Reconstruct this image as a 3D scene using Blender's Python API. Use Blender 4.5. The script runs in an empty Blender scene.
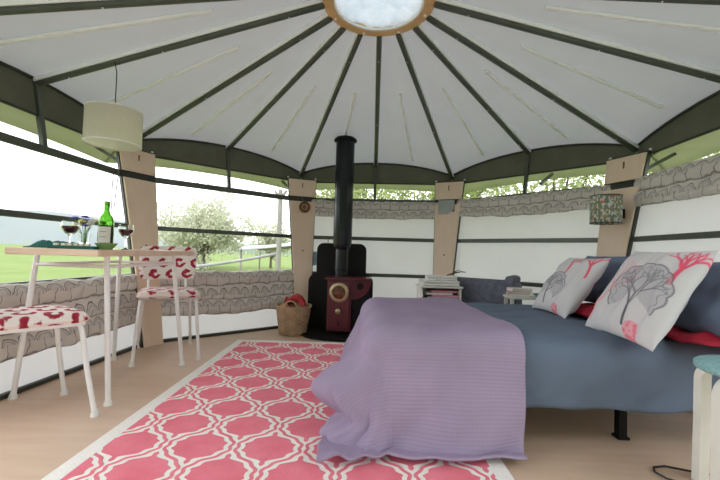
import bpy, bmesh, math, random
from mathutils import Vector, Matrix, noise
PI = math.pi
C = bpy.context.scene.collection
scene = bpy.context.scene

# ------------------------------------------------------------------ camera
cam_data = bpy.data.cameras.new('camera')
cam_data.sensor_width = 36.0
cam_data.lens = 378.68 * 36.0 / 720.0
cam_data.clip_start = 0.02
cam_data.clip_end = 2000
cam = bpy.data.objects.new('camera', cam_data)
C.objects.link(cam)
cam.matrix_world = (Matrix.Translation((0, 0, 0.77)) @ Matrix.Rotation(PI / 2 + 0.035, 4, 'X')
                    @ Matrix.Rotation(0.030, 4, 'Z'))
scene.camera = cam

# ------------------------------------------------------------------ sky, exposure
world = bpy.data.worlds.new('sky')
scene.world = world
world.use_nodes = True
wt = world.node_tree
wt.nodes.clear()
w_out = wt.nodes.new('ShaderNodeOutputWorld')
w_bg = wt.nodes.new('ShaderNodeBackground')
w_tc = wt.nodes.new('ShaderNodeTexCoord')
w_sep = wt.nodes.new('ShaderNodeSeparateXYZ')
w_ramp = wt.nodes.new('ShaderNodeValToRGB')
w_ramp.color_ramp.elements[0].position = 0.0
w_ramp.color_ramp.elements[0].color = (0.97, 0.98, 1.0, 1)
w_ramp.color_ramp.elements[1].position = 0.7
w_ramp.color_ramp.elements[1].color = (0.92, 0.95, 1.0, 1)
wt.links.new(w_tc.outputs['Generated'], w_sep.inputs[0])
wt.links.new(w_sep.outputs['Z'], w_ramp.inputs[0])
wt.links.new(w_ramp.outputs[0], w_bg.inputs['Color'])
w_bg.inputs['Strength'].default_value = 1.0
wt.links.new(w_bg.outputs[0], w_out.inputs[0])

scene.view_settings.view_transform = 'Standard'
scene.view_settings.look = 'None'
scene.view_settings.gamma = 1.0
scene.view_settings.exposure = 1.95
try:
    scene.cycles.max_bounces = 12
    scene.cycles.diffuse_bounces = 8
    scene.cycles.transparent_max_bounces = 16
    scene.cycles.sample_clamp_indirect = 6
    scene.cycles.use_denoising = True
except Exception:
    pass


# ------------------------------------------------------------------ helpers
def lin(r, g, b):
    f = lambda c: (c / 255 / 12.92) if c / 255 <= 0.04045 else ((c / 255 + 0.055) / 1.055) ** 2.4
    return (f(r), f(g), f(b), 1.0)


class S:
    """wraps a value socket so shader maths reads like maths"""
    def __init__(s, nt, k): s.nt = nt; s.k = k
    def _op(s, op, *a):
        n = s.nt.nodes.new('ShaderNodeMath'); n.operation = op
        for i, v in enumerate((s,) + a):
            if isinstance(v, S): s.nt.links.new(v.k, n.inputs[i])
            else: n.inputs[i].default_value = v
        return S(s.nt, n.outputs[0])
    def __add__(s, o): return s._op('ADD', o)
    def __sub__(s, o): return s._op('SUBTRACT', o)
    def __mul__(s, o): return s._op('MULTIPLY', o)
    def __truediv__(s, o): return s._op('DIVIDE', o)
    def abs(s): return s._op('ABSOLUTE')
    def frac(s): return s._op('FRACT')
    def floor(s): return s._op('FLOOR')
    def sin(s): return s._op('SINE')
    def cos(s): return s._op('COSINE')
    def sqrt(s): return s._op('SQRT')
    def min(s, o): return s._op('MINIMUM', o)
    def max(s, o): return s._op('MAXIMUM', o)
    def pingpong(s, o): return s._op('PINGPONG', o)
    def mod(s, o): return s._op('FLOORED_MODULO', o)
    def lt(s, t, soft):          # 1 below t, 0 above, with a soft edge
        n = s.nt.nodes.new('ShaderNodeMapRange'); n.interpolation_type = 'SMOOTHSTEP'
        s.nt.links.new(s.k, n.inputs[0])
        n.inputs[1].default_value = t - soft; n.inputs[2].default_value = t + soft
        n.inputs[3].default_value = 1; n.inputs[4].default_value = 0
        return S(s.nt, n.outputs[0])


class Mat:
    def __init__(s, name, color=(.5, .5, .5, 1), rough=.6, metal=0.0, spec=.5):
        m = bpy.data.materials.new(name); m.use_nodes = True
        s.m = m; s.nt = m.node_tree
        s.b = next(n for n in s.nt.nodes if n.type == 'BSDF_PRINCIPLED')
        s.out = next(n for n in s.nt.nodes if n.type == 'OUTPUT_MATERIAL')
        s.b.inputs['Base Color'].default_value = color
        s.b.inputs['Roughness'].default_value = rough
        s.b.inputs['Metallic'].default_value = metal
        s.b.inputs['Specular IOR Level'].default_value = spec
        m.diffuse_color = color
    def uv(s):
        n = s.nt.nodes.new('ShaderNodeUVMap'); sep = s.nt.nodes.new('ShaderNodeSeparateXYZ')
        s.nt.links.new(n.outputs[0], sep.inputs[0]); s.uvk = n.outputs[0]
        return S(s.nt, sep.outputs[0]), S(s.nt, sep.outputs[1])
    def obj(s):
        n = s.nt.nodes.new('ShaderNodeTexCoord'); sep = s.nt.nodes.new('ShaderNodeSeparateXYZ')
        s.nt.links.new(n.outputs['Object'], sep.inputs[0]); s.ok = n.outputs['Object']
        return [S(s.nt, sep.outputs[i]) for i in range(3)]
    def noise(s, scale, detail=3, vec=None, sx=(1, 1, 1), rough=.55):
        n = s.nt.nodes.new('ShaderNodeTexNoise'); n.inputs['Scale'].default_value = scale
        n.inputs['Detail'].default_value = detail; n.inputs['Roughness'].default_value = rough
        if vec is None:
            tc = s.nt.nodes.new('ShaderNodeTexCoord'); vec = tc.outputs['Object']
        mp = s.nt.nodes.new('ShaderNodeMapping'); mp.inputs['Scale'].default_value = sx
        s.nt.links.new(vec, mp.inputs[0]); s.nt.links.new(mp.outputs[0], n.inputs['Vector'])
        return S(s.nt, n.outputs['Fac'])
    def mix(s, fac, a, b):
        n = s.nt.nodes.new('ShaderNodeMix'); n.data_type = 'RGBA'
        s.nt.links.new(fac.k, n.inputs[0])
        for v, i in ((a, 6), (b, 7)):
            if isinstance(v, S): s.nt.links.new(v.k, n.inputs[i])
            else: n.inputs[i].default_value = v
        return S(s.nt, n.outputs[2])
    def ramp(s, fac, stops):
        n = s.nt.nodes.new('ShaderNodeValToRGB'); e = n.color_ramp.elements
        while len(e) < len(stops): e.new(0.5)
        for i, (p, c) in enumerate(stops): e[i].position = p; e[i].color = c
        s.nt.links.new(fac.k, n.inputs[0])
        return S(s.nt, n.outputs[0])
    def base(s, col): s.nt.links.new(col.k, s.b.inputs['Base Color']); s.basek = col.k; return s
    def bump(s, h, strength=.3, dist=.01):
        n = s.nt.nodes.new('ShaderNodeBump'); n.inputs['Strength'].default_value = strength
        n.inputs['Distance'].default_value = dist
        s.nt.links.new(h.k, n.inputs['Height']); s.nt.links.new(n.outputs[0], s.b.inputs['Normal'])
        return s
    def translucent(s, color, amount):
        t = s.nt.nodes.new('ShaderNodeBsdfTranslucent'); t.inputs[0].default_value = color
        x = s.nt.nodes.new('ShaderNodeMixShader'); x.inputs[0].default_value = amount
        s.nt.links.new(s.b.outputs[0], x.inputs[1]); s.nt.links.new(t.outputs[0], x.inputs[2])
        s.nt.links.new(x.outputs[0], s.out.inputs[0]); return s


def vary(name, rgb, rough=.6, scale=6, amt=.12, metal=0.0, bump=0, bscale=60, sx=(1, 1, 1), spec=.5):
    """a plain surface with slight procedural mottling"""
    m = Mat(name, lin(*rgb), rough, metal, spec)
    n = m.noise(scale, sx=sx)
    c = lin(*rgb); d = tuple(min(1, v * (1 - amt)) for v in c[:3]) + (1,); u = tuple(min(1, v * (1 + amt)) for v in c[:3]) + (1,)
    m.base(m.ramp(n, [(.3, d), (.7, u)]))
    if bump: m.bump(m.noise(bscale, sx=sx), bump, .004)
    return m


class MB:
    def __init__(s): s.bm = bmesh.new(); s.uvl = s.bm.loops.layers.uv.new('UVMap')
    def poly(s, pts, faces, uvs=None):
        vs = [s.bm.verts.new(p) for p in pts]
        for k, f in enumerate(faces):
            try: fc = s.bm.faces.new([vs[i] for i in f])
            except ValueError: continue
            if uvs:
                for l, i in zip(fc.loops, f): l[s.uvl].uv = uvs[i]
        return s
    def box(s, c, d, rot=None, bev=0.0, seg=2):
        M = Matrix.Translation(c) @ (rot.to_4x4() if rot else Matrix.Identity(4)) @ Matrix.Diagonal((d[0], d[1], d[2], 1))
        r = bmesh.ops.create_cube(s.bm, size=1, matrix=M)
        if bev:
            es = list({e for v in r['verts'] for e in v.link_edges})
            bmesh.ops.bevel(s.bm, geom=es, offset=bev, segments=seg, affect='EDGES', profile=.5)
        return s
    def bar(s, p0, p1, w, h, up=(0, 0, 1), bev=0.0):
        p0, p1 = Vector(p0), Vector(p1); d = p1 - p0; L = d.length; d.normalize()
        up = Vector(up); x = d.cross(up).normalized(); z = x.cross(d).normalized()
        R = Matrix((x, d, z)).transposed()
        return s.box((p0 + p1) / 2, (w, L, h), R, bev)
    def tube(s, pts, r, seg=10, cap=True, closed=False):
        pts = [Vector(p) for p in pts]; n = len(pts)
        rs = r if isinstance(r, (list, tuple)) else [r] * n
        rings = []; prev = None
        for i, p in enumerate(pts):
            if closed: t = pts[(i + 1) % n] - pts[i - 1]
            else: t = pts[min(i + 1, n - 1)] - pts[max(i - 1, 0)]
            t.normalize()
            if prev is None: a = Vector((0, 0, 1)) if abs(t.z) < .9 else Vector((1, 0, 0)); x = t.cross(a).normalized()
            else: x = (prev - t * prev.dot(t)).normalized()
            prev = x; y = t.cross(x)
            rings.append([s.bm.verts.new(p + (x * math.cos(2 * PI * k / seg) + y * math.sin(2 * PI * k / seg)) * rs[i]) for k in range(seg)])
        m = n if closed else n - 1
        for i in range(m):
            A, B = rings[i], rings[(i + 1) % n]
            for k in range(seg): s.bm.faces.new((A[k], A[(k + 1) % seg], B[(k + 1) % seg], B[k]))
        if cap and not closed:
            s.bm.faces.new(rings[0][::-1]); s.bm.faces.new(rings[-1])
        return s
    def lathe(s, prof, c=(0, 0, 0), seg=32, cap0=False, cap1=False, sq=(1, 1)):
        rings = []
        for r, z in prof:
            rings.append([s.bm.verts.new((c[0] + r * sq[0] * math.cos(2 * PI * k / seg), c[1] + r * sq[1] * math.sin(2 * PI * k / seg), c[2] + z)) for k in range(seg)])
        for i in range(len(prof) - 1):
            for k in range(seg):
                f = s.bm.faces.new((rings[i][k], rings[i][(k + 1) % seg], rings[i + 1][(k + 1) % seg], rings[i + 1][k]))
                for l, (a, b) in zip(f.loops, ((i, k), (i, k + 1), (i + 1, k + 1), (i + 1, k))):
                    l[s.uvl].uv = (b / seg * 2 * PI * max(prof[a][0], .01), prof[a][1])
        if cap0: s.bm.faces.new(rings[0][::-1])
        if cap1: s.bm.faces.new(rings[-1])
        return s
    def prism(s, outline, t, M):
        """outline in local x-z, extruded along local y by t, placed by matrix M"""
        n = len(outline)
        a = [s.bm.verts.new(M @ Vector((x, -t / 2, z))) for x, z in outline]
        b = [s.bm.verts.new(M @ Vector((x, t / 2, z))) for x, z in outline]
        s.bm.faces.new(a); s.bm.faces.new(b[::-1])
        for i in range(n): s.bm.faces.new((a[i], b[i], b[(i + 1) % n], a[(i + 1) % n]))
        return s
    def grid(s, fn, nu, nv, uv=None, closed_u=False):
        V = [[s.bm.verts.new(fn(i / nu, j / nv)) for j in range(nv + 1)] for i in range(nu if closed_u else nu + 1)]
        m = len(V)
        for i in range(nu):
            for j in range(nv):
                f = s.bm.faces.new((V[i][j], V[(i + 1) % m][j], V[(i + 1) % m][j + 1], V[i][j + 1]))
                for l, (a, b) in zip(f.loops, ((i, j), (i + 1, j), (i + 1, j + 1), (i, j + 1))):
                    l[s.uvl].uv = uv(a / nu, b / nv) if uv else (a / nu, b / nv)
        return s
    def sphere(s, c, r, seg=16, sc=(1, 1, 1)):
        bmesh.ops.create_uvsphere(s.bm, u_segments=seg, v_segments=max(6, seg // 2), radius=r,
                                  matrix=Matrix.Translation(c) @ Matrix.Diagonal((sc[0], sc[1], sc[2], 1)))
        return s
    def build(s, name, mat, parent=None, smooth=False, thick=0, offset=0, recalc=True, loc=None, rotz=0, subd=0):
        if recalc: bmesh.ops.recalc_face_normals(s.bm, faces=s.bm.faces)
        me = bpy.data.meshes.new(name); s.bm.to_mesh(me); s.bm.free()
        for m in (mat if isinstance(mat, (list, tuple)) else [mat]): me.materials.append(m.m if isinstance(m, Mat) else m)
        if smooth:
            me.polygons.foreach_set('use_smooth', [True] * len(me.polygons))
            try: me.set_sharp_from_angle(angle=math.radians(40))
            except Exception: pass
        o = bpy.data.objects.new(name, me); C.objects.link(o)
        if parent: o.parent = parent
        if loc: o.location = loc
        if rotz: o.rotation_euler = (0, 0, rotz)
        if thick:
            md = o.modifiers.new('thickness', 'SOLIDIFY'); md.thickness = thick; md.offset = offset
        if subd:
            md = o.modifiers.new('smooth', 'SUBSURF'); md.levels = subd; md.render_levels = subd
        return o


def tag(o, label=None, cat=None, group=None, kind=None):
    if label: o['label'] = label
    if cat: o['category'] = cat
    if group: o['group'] = group
    if kind: o['kind'] = kind
    return o


def empty(name, loc=(0, 0, 0), rotz=0, **k):
    o = bpy.data.objects.new(name, None); C.objects.link(o)
    o.location = loc; o.rotation_euler = (0, 0, rotz); o.empty_display_size = .1
    return tag(o, **k)


def copy_tree(o, parent=None):
    c = o.copy(); C.objects.link(c)
    if parent: c.parent = parent
    for ch in list(o.children): copy_tree(ch, c)
    return c


def arc(c, r, a0, a1, n, ax=Vector((1, 0, 0)), ay=Vector((0, 0, 1))):
    c = Vector(c)
    return [c + ax * (r * math.cos(a0 + (a1 - a0) * i / n)) + ay * (r * math.sin(a0 + (a1 - a0) * i / n)) for i in range(n + 1)]


# ------------------------------------------------------------------ yurt geometry
CX, CY, PHI = 0.024, 2.20, math.radians(3.6)
H1, H2, H3, HT = 0.543, 0.930, 1.351, 1.575      # rails and wall top
HE, HM = 1.645, 1.775                            # eave at posts, at mid-bay
RING_R, RING_Z = 0.333, 2.265
RX = CX + .045                                    # the crown ring sits a little off the centre
def RR(h): return 1.89 + 0.205 * h
def vert(a, h, dr=0.0):                          # a: degrees clockwise from +y, corner direction
    r = RR(h) + dr; t = math.radians(a) + PHI
    return Vector((CX + r * math.sin(t), CY + r * math.cos(t), h))
def bayp(a, s, h, out=0.0):                      # bay centred on a; s in -1..1 across; out: outward
    t = math.radians(a) + PHI; n = Vector((math.sin(t), math.cos(t), 0)); u = Vector((math.cos(t), -math.sin(t), 0))
    ap = RR(h) * math.cos(PI / 8); hw = RR(h) * math.sin(PI / 8)
    return Vector((CX, CY, h)) + n * (ap + out) + u * (s * hw)

# ------------------------------------------------------------------ materials
M = {}
m = Mat('birch_ply_floor', lin(200, 166, 130), .45)
n1 = m.noise(3, 4, sx=(1, 7, 1)); n2 = m.noise(1.2, 2)
m.base(m.mix(n2, m.ramp(n1, [(.3, lin(202, 172, 146)), (.7, lin(220, 193, 168))]), lin(210, 183, 158))); m.bump(n1, .03, .002)
M['floor'] = m
m = Mat('cream_canvas', lin(218, 214, 202), .85, spec=.2); n1 = m.noise(2.5, 3)
m.base(m.ramp(n1, [(.3, lin(228, 227, 226)), (.7, lin(236, 235, 234))])); m.bump(m.noise(300, 1), .08, .001)
m.translucent(lin(234, 229, 238), .29); M['canvas'] = m
m = Mat('roof_canvas', lin(196, 194, 186), .85, spec=.2); n1 = m.noise(1.6, 3)
m.base(m.ramp(n1, [(.3, lin(180, 183, 182)), (.7, lin(190, 193, 192))])); m.bump(m.noise(1.8, 2), .25, .02)
m.translucent(lin(200, 202, 204), .09); M['roof'] = m
m = Mat('olive_canvas', lin(92, 102, 66), .85, spec=.2); n1 = m.noise(5, 3)
m.base(m.ramp(n1, [(.3, lin(106, 108, 94)), (.7, lin(118, 120, 105))])); m.translucent(lin(96, 100, 76), .16); M['valance'] = m
m = Mat('green_overhang', lin(120, 140, 80), .85, spec=.2); n1 = m.noise(4, 3)
m.base(m.ramp(n1, [(.3, lin(172, 176, 156)), (.7, lin(186, 190, 170))])); m.translucent(lin(186, 188, 158), .45); M['overhang'] = m
M['steel'] = vary('dark_green_steel', (84, 90, 82), .38, 8, .12, .3)
M['steel_dark'] = vary('black_green_steel', (56, 60, 54), .45, 8, .12, .2)
M['seam'] = vary('pale_seam_tape', (246, 249, 249), .4, 5, .02); pass
m = Mat('birch_ply', lin(208, 176, 146), .55); n1 = m.noise(5, 5, sx=(5, 5, .6)); n2 = m.noise(2, 2)
m.base(m.mix(n2, m.ramp(n1, [(.3, lin(228, 202, 178)), (.7, lin(240, 218, 197))]), lin(234, 210, 187))); M['ply'] = m
m = Mat('ring_ply', lin(200, 160, 112), .5); n1 = m.noise(9, 4); m.base(m.ramp(n1, [(.3, lin(196, 156, 110)), (.7, lin(214, 176, 130))])); M['ring'] = m
m = Mat('window_film', (1, 1, 1, 1), .05)
tr = m.nt.nodes.new('ShaderNodeBsdfTransparent'); tr.inputs[0].default_value = (.96, .97, .97, 1)
gl = m.nt.nodes.new('ShaderNodeBsdfGlossy'); gl.inputs['Roughness'].default_value = .08
mx = m.nt.nodes.new('ShaderNodeMixShader'); mx.inputs[0].default_value = .04
m.nt.links.new(tr.outputs[0], mx.inputs[1]); m.nt.links.new(gl.outputs[0], mx.inputs[2]); m.nt.links.new(mx.outputs[0], m.out.inputs[0])
M['film'] = m
m = Mat('skylight_cloth', (.9, .93, .96, 1), .6); m.base(m.ramp(m.noise(7, 4), [(.38, (.36, .43, .47, 1)), (.58, (.7, .72, .74, 1))]))
m.translucent((.40, .45, .48, 1), .45); M['skycloth'] = m

def trellis():
    m = Mat('rug_trellis_pile', lin(214, 96, 118), .95, spec=.1)
    x, y = m.uv()
    A, B = .267, .360
    ph = y * (2 * PI / B)
    s = (ph.sin() + (ph * 3).sin() * .08 + (ph * 7).sin() * .068) / .90
    slope = (ph.cos() + (ph * 3).cos() * .24 + (ph * 7).cos() * .476) * (A / 4 * .80 * 2 * PI / B / .90)
    L = s * (A / 4 * .80) + A / 4
    xf = (x + 10 * A).pingpong(A / 2)
    d = (xf - L).abs() / (slope * slope + 1).sqrt()
    w = (d - .0155).abs().lt(.0084, .002)
    fine = m.noise(160, 2, vec=m.uvk); soft = m.noise(9, 3, vec=m.uvk)
    pink = m.ramp(soft, [(.3, lin(230, 112, 130)), (.7, lin(244, 148, 162))])
    pink = m.mix(fine, pink, lin(238, 130, 146))
    m.base(m.mix(w, pink, lin(246, 240, 232)))
    m.bump(fine + w * -1.2, .5, .004)
    return m
M['rug'] = trellis()
M['rug_border'] = vary('rug_border_pile', (244, 240, 233), .95, 140, .06, bump=.4, bscale=300, spec=.1)

def tree_print():
    """linen with rows of grey tree crowns on trunks"""
    m = Mat('tree_print_linen', lin(190, 184, 178), .9, spec=.15)
    u, v = m.uv()
    nz = m.noise(14, 2, vec=m.uvk)
    u = u + (nz - .5) * .055; v = v + (m.noise(9, 2, vec=m.uvk) - .5) * .05
    W, Hh = .105, .115
    row = (v / Hh).floor()
    uu = ((u / W) + row * .5).frac() - .5
    vv = (v / Hh).frac()
    px = uu * W; py = (vv - .45) * Hh
    r = (px * px + py * py).sqrt()
    up = py.lt(0, .001) * -1 + 1
    line = (r - .046).abs().lt(.0028, .0012) * up
    inner = (r - .034).abs().lt(.0022, .001) * up * .55
    trunk = px.abs().lt(.0026, .001) * py.lt(.012, .004)
    base = vv.lt(.06, .02) * .7
    f = line.max(inner).max(trunk).max(base)
    tone = m.noise(3, 3, vec=m.uvk)
    cloth = m.ramp(tone, [(.3, lin(216, 210, 204)), (.7, lin(236, 230, 223))])
    sh = r.lt(.046, .004) * up * .35
    cloth = m.mix(sh, cloth, lin(196, 189, 185))
    seamline = ((v / Hh).frac() - .5).abs().lt(.485, .008) * -1 + 1
    f = f * .8
    m.base(m.mix(seamline * .6, m.mix(f, cloth, lin(96, 88, 92)), lin(104, 84, 84)))
    m.translucent(lin(190, 184, 176), .12)
    return m
M['print'] = tree_print()

def ikat():
    m = Mat('red_white_ikat_cloth', lin(226, 214, 208), .85, spec=.2)
    u, v = m.uv()
    u = u + (m.noise(17, 3, vec=m.uvk) - .5) * .06; v = v + (m.noise(14, 3, vec=m.uvk) - .5) * .05
    W, Hh = .120, .088
    row = (v / Hh).floor()
    a = ((u / W) + row * .5).frac() - .5; b = (v / Hh).frac() - .5
    x = a * W; y = b * Hh
    r = (x * x + y * y * 1.3).sqrt()
    ring = (r - .029).abs().lt(.013, .003) * (x - y * .6).abs().lt(.5, .003) * ((x + y * .5).lt(-.006, .004) * -1 + 1).max(y.lt(-.004, .004))
    x2 = x - .02; dot = (x2 * x2 + y * y).sqrt().lt(.008, .002) * .5
    f = ring.max(dot)
    c = m.ramp(m.noise(22, 2, vec=m.uvk), [(.35, lin(152, 34, 54)), (.7, lin(184, 70, 86))])
    m.base(m.mix(f, lin(238, 228, 222), c))
    return m
M['ikat'] = ikat()

def knit():
    m = Mat('lavender_waffle_knit', lin(150, 136, 158), .95, spec=.1)
    u, v = m.uv()
    a = (u * (2 * PI / .016)).sin(); b = (v * (2 * PI / .014)).sin()
    h = a * .25 + b
    n = m.noise(4, 3, vec=m.uvk)
    c = m.ramp(n, [(.3, lin(158, 143, 168)), (.7, lin(170, 154, 180))])
    m.base(m.mix((h * .5 + .4).min(1).max(0) * .16, c, lin(132, 118, 142)))
    m.bump(h, .16, .003)
    return m
M['knit'] = knit()
M['duvet'] = vary('slate_blue_cotton', (104, 117, 136), .85, 4, .07, bump=.06, bscale=250, spec=.2)
M['pillow_blue'] = vary('slate_blue_pillowcase', (106, 118, 140), .85, 5, .08, spec=.2)
M['red_cotton'] = vary('crimson_cotton', (176, 24, 52), .8, 8, .12)
M['mattress'] = vary('mattress_ticking', (190, 188, 184), .9)
M['white_metal'] = vary('white_enamelled_steel', (242, 242, 242), .35, 8, .04)
M['white_paint'] = vary('white_painted_birch', (224, 222, 214), .5, 10, .05, bump=.05)
M['table_ply'] = vary('pale_beech_tabletop', (226, 200, 176), .45, 5, .08, sx=(1, 6, 6))
M['shade'] = Mat('linen_drum_shade', lin(210, 206, 196), .9, spec=.1)
m = M['shade']; m.base(m.ramp(m.noise(90, 2), [(.3, lin(228, 223, 212)), (.7, lin(240, 237, 229))])); m.translucent(lin(236, 230, 214), .6)
M['black'] = vary('matt_black_steel', (9, 9, 11), .6, 6, .2, spec=.3)
M['flue'] = vary('black_enamelled_flue', (22, 26, 32), .22, 6, .2, .3)
M['maroon'] = vary('maroon_enamel', (88, 20, 36), .32, 7, .15)
M['brass'] = vary('pale_brass', (176, 160, 128), .35, 8, .1, .6)
M['amber'] = vary('sooty_amber_glass', (96, 52, 34), .1, 22, .6)
M['wicker'] = vary('split_willow', (172, 146, 116), .7, 14, .25, bump=.3, bscale=120)
M['leather'] = vary('red_suede', (164, 40, 46), .75, 12, .2)
M['log'] = vary('split_log', (178, 140, 98), .8, 12, .25)
M['bark'] = vary('bark', (96, 84, 70), .9, 8, .25, bump=.5, bscale=20)
M['teal'] = vary('dark_teal_cotton', (20, 92, 84), .8, 14, .2)
M['cream'] = vary('cream_tile', (236, 228, 204), .5)
M['green_glaze'] = vary('sage_green_glaze', (122, 158, 98), .25)
M['mint'] = vary('mint_spatter_enamel', (134, 176, 178), .5, 60, .22)
M['linen_white'] = vary('white_linen', (242, 240, 236), .85, 10, .06, bump=.2)
M['felt'] = vary('charcoal_grey_wool', (112, 114, 128), .95, 26, .2, bump=.4, bscale=160, spec=.1)
M['paper_pink'] = vary('pink_paper', (214, 150, 160), .7)
M['paper_white'] = vary('white_paper', (226, 222, 214), .7)
M['pale_blue'] = vary('pale_blue_card', (176, 200, 220), .6)
M['grey_slate'] = vary('pale_grey_slate', (164, 172, 172), .5)
M['twig'] = vary('brown_twig', (122, 88, 62), .85, 30, .3)
M['cord'] = vary('grey_cord', (120, 112, 104), .8)
M['white_plastic'] = vary('white_plastic', (238, 238, 236), .4)
M['cable'] = vary('black_cable', (26, 26, 28), .5)
def glass(name, col, rough=.02, mixf=.0):
    m = Mat(name, col, rough); m.b.inputs['Transmission Weight'].default_value = 1.0; m.b.inputs['IOR'].default_value = 1.45
    return m
M['glass'] = glass('clear_glass', (.98, .99, .98, 1))
M['green_glass'] = glass('green_bottle_glass', (.20, .42, .08, 1))
M['wine'] = Mat('red_wine', (.10, .004, .014, 1), .08)
M['wine_dark'] = Mat('wine_behind_green_glass', (.008, .03, .02, 1), .1)
m = Mat('woodland_print_shade', lin(120, 130, 110), .85)
u, v = m.uv()
vo = m.nt.nodes.new('ShaderNodeTexVoronoi'); vo.inputs['Scale'].default_value = 62; m.nt.links.new(m.uvk, vo.inputs['Vector'])
sp = m.nt.nodes.new('ShaderNodeSeparateColor'); m.nt.links.new(vo.outputs['Color'], sp.inputs[0])
c = m.ramp(S(m.nt, sp.outputs[0]), [(0, lin(134, 138, 112)), (.35, lin(120, 134, 118)), (.5, lin(186, 156, 110)), (.6, lin(122, 136, 124)), (.72, lin(196, 206, 198)), (.96, lin(206, 122, 104))])
for e in c.k.node.color_ramp.elements: pass
c.k.node.color_ramp.interpolation = 'CONSTANT'
birch = ((u * (1 / .036)).frac() - .5).abs().lt(.10, .03) * ((v * (1 / .05)).frac() - .4).abs().lt(.33, .03)
m.base(m.mix(birch, c, lin(214, 216, 204))); M['woodland'] = m
# outdoors
m = Mat('meadow_grass', lin(110, 150, 60), .95, spec=.1)
n1 = m.noise(.6, 4); n2 = m.noise(9, 3)
m.base(m.mix(n2 * .5, m.ramp(n1, [(.35, (.135, .195, .05, 1)), (.65, (.19, .235, .08, 1))]), (.12, .175, .04, 1))); M['grass'] = m
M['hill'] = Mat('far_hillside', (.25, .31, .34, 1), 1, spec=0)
m = M['hill']; m.base(m.ramp(m.noise(.02, 4), [(.4, (.185, .215, .225, 1)), (.6, (.225, .25, .24, 1))]))  # distance haze is put into these pale hill colours
def leafmat(name, a, b):
    m = Mat(name, a, .8, spec=.2)
    g = m.nt.nodes.new('ShaderNodeTexCoord')
    m.base(m.ramp(m.noise(3, 2), [(.35, a), (.65, b)])); m.translucent(b, .4); return m
M['leaf_blossom'] = leafmat('pale_spring_leaves', (.36, .39, .25, 1), (.52, .52, .40, 1))
M['leaf_lime'] = leafmat('lime_spring_leaves', (.22, .29, .09, 1), (.38, .42, .18, 1))
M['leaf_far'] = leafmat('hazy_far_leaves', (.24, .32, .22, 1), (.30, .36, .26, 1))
M['weathered'] = vary('weathered_timber', (140, 136, 128), .9, 6, .15)
M['sail'] = vary('pale_sailcloth', (150, 148, 148), .8)

# ------------------------------------------------------------------ the setting
def struct(o): o['kind'] = 'structure'; return o

# floor
b = MB(); oc = [vert(22.5 + 45 * k, 0, .02) for k in range(8)]
top = [(p.x, p.y, 0) for p in oc]; bot = [(p.x, p.y, -.06) for p in oc]
b.poly(top + bot, [tuple(range(8)), tuple(range(15, 7, -1))] + [(k, (k + 1) % 8, 8 + (k + 1) % 8, 8 + k) for k in range(8)])
struct(b.build('floor', M['floor']))
# joints between the floor sheets
# ceiling: canvas cone with rafters
ceil = empty('ceiling', (0, 0, 0)); struct(ceil)
def eave(t):                     # t in half-bays: even = corner, odd = middle of a bay; fractional allowed
    k = math.floor(t / 2); f = t / 2 - k       # f 0..1 along the bay k -> k+1
    a = 45 * k + 22.5 + 22.5                    # bay centre
    s = -1 + 2 * f
    h = HE + (HM - HE) * (1 - abs(s) ** 2.2)
    return bayp(a, s, h)
def ringp(t, r=RING_R, z=RING_Z):
    a = math.radians(22.5 + 22.5 * t) + PHI
    return Vector((RX + r * math.sin(a), CY + r * math.cos(a), z))
b = MB()
b.grid(lambda u, v: ringp(u * 16, RING_R - .03, RING_Z + .012).lerp(eave(u * 16), v * 1.012) + Vector((0, 0, .03 - .006 * math.sin(PI * v) * abs(math.sin(PI * u * 16)))), 16 * 8, 12, closed_u=True)
b.build('roof_lining', M['roof'], ceil, smooth=True)
# small dark cord along the roof edge
b = MB(); b.tube([eave(i / 6) + Vector((0, 0, .022)) for i in range(96)], .009, 6, closed=True)
b.build('edge_piping', M['steel_dark'], ceil, smooth=True)
for t in range(16):
    p0, p1 = ringp(t, RING_R - .01, RING_Z), eave(t)
    b = MB(); b.bar(p0 + Vector((0, 0, -.016)), p1 + Vector((0, 0, -.012)), .036, .030, bev=.012)
    rf = b.build('rafter', M['steel'], ceil)
    b = MB(); d = (p1 - p0).normalized(); sd = d.cross(Vector((0, 0, 1))).normalized()
    b.bar(p0 + Vector((0, 0, .010)), p1 + Vector((0, 0, .012)), .046, .026, bev=.004)
    b.build('welt', M['seam'], rf)
    b = MB()
    for f in (.12, .55, .88): b.sphere(p0.lerp(p1, f) + Vector((0, 0, -.030)), .005, 8, (1, 1, .5))
    b.build('rivet', M['white_metal'], rf, smooth=True)
for t in range(16):
    a0, a1 = ringp(t + .5, RING_R - .03, RING_Z + .012), eave(t + .5)
    sag = lambda f: Vector((0, 0, .03 - .006 * math.sin(PI * f) - .022))
    b = MB(); b.bar(a0.lerp(a1, .34) + sag(.34), a0.lerp(a1, .92) + sag(.92), .022, .018, bev=.006)
    b.build('seam_strip', M['seam'], ceil)
b = MB()
b.lathe([(.268, .03), (.268, -.012), (.274, -.018), (.328, -.018), (.334, -.012), (.334, .03)], (RX, CY, RING_Z), 64)
crown = b.build('crown_ring', M['ring'], ceil, smooth=True)
for k in range(16):
    a = k * PI / 8 + .11; b = MB()
    b.sphere((RX + .303 * math.sin(a), CY + .303 * math.cos(a), RING_Z - .02), .010 if k % 2 else .006, 10, (1, 1, .7))
    b.build('clip', M['white_plastic'] if k % 2 else M['ring'], crown, smooth=True)
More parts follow.
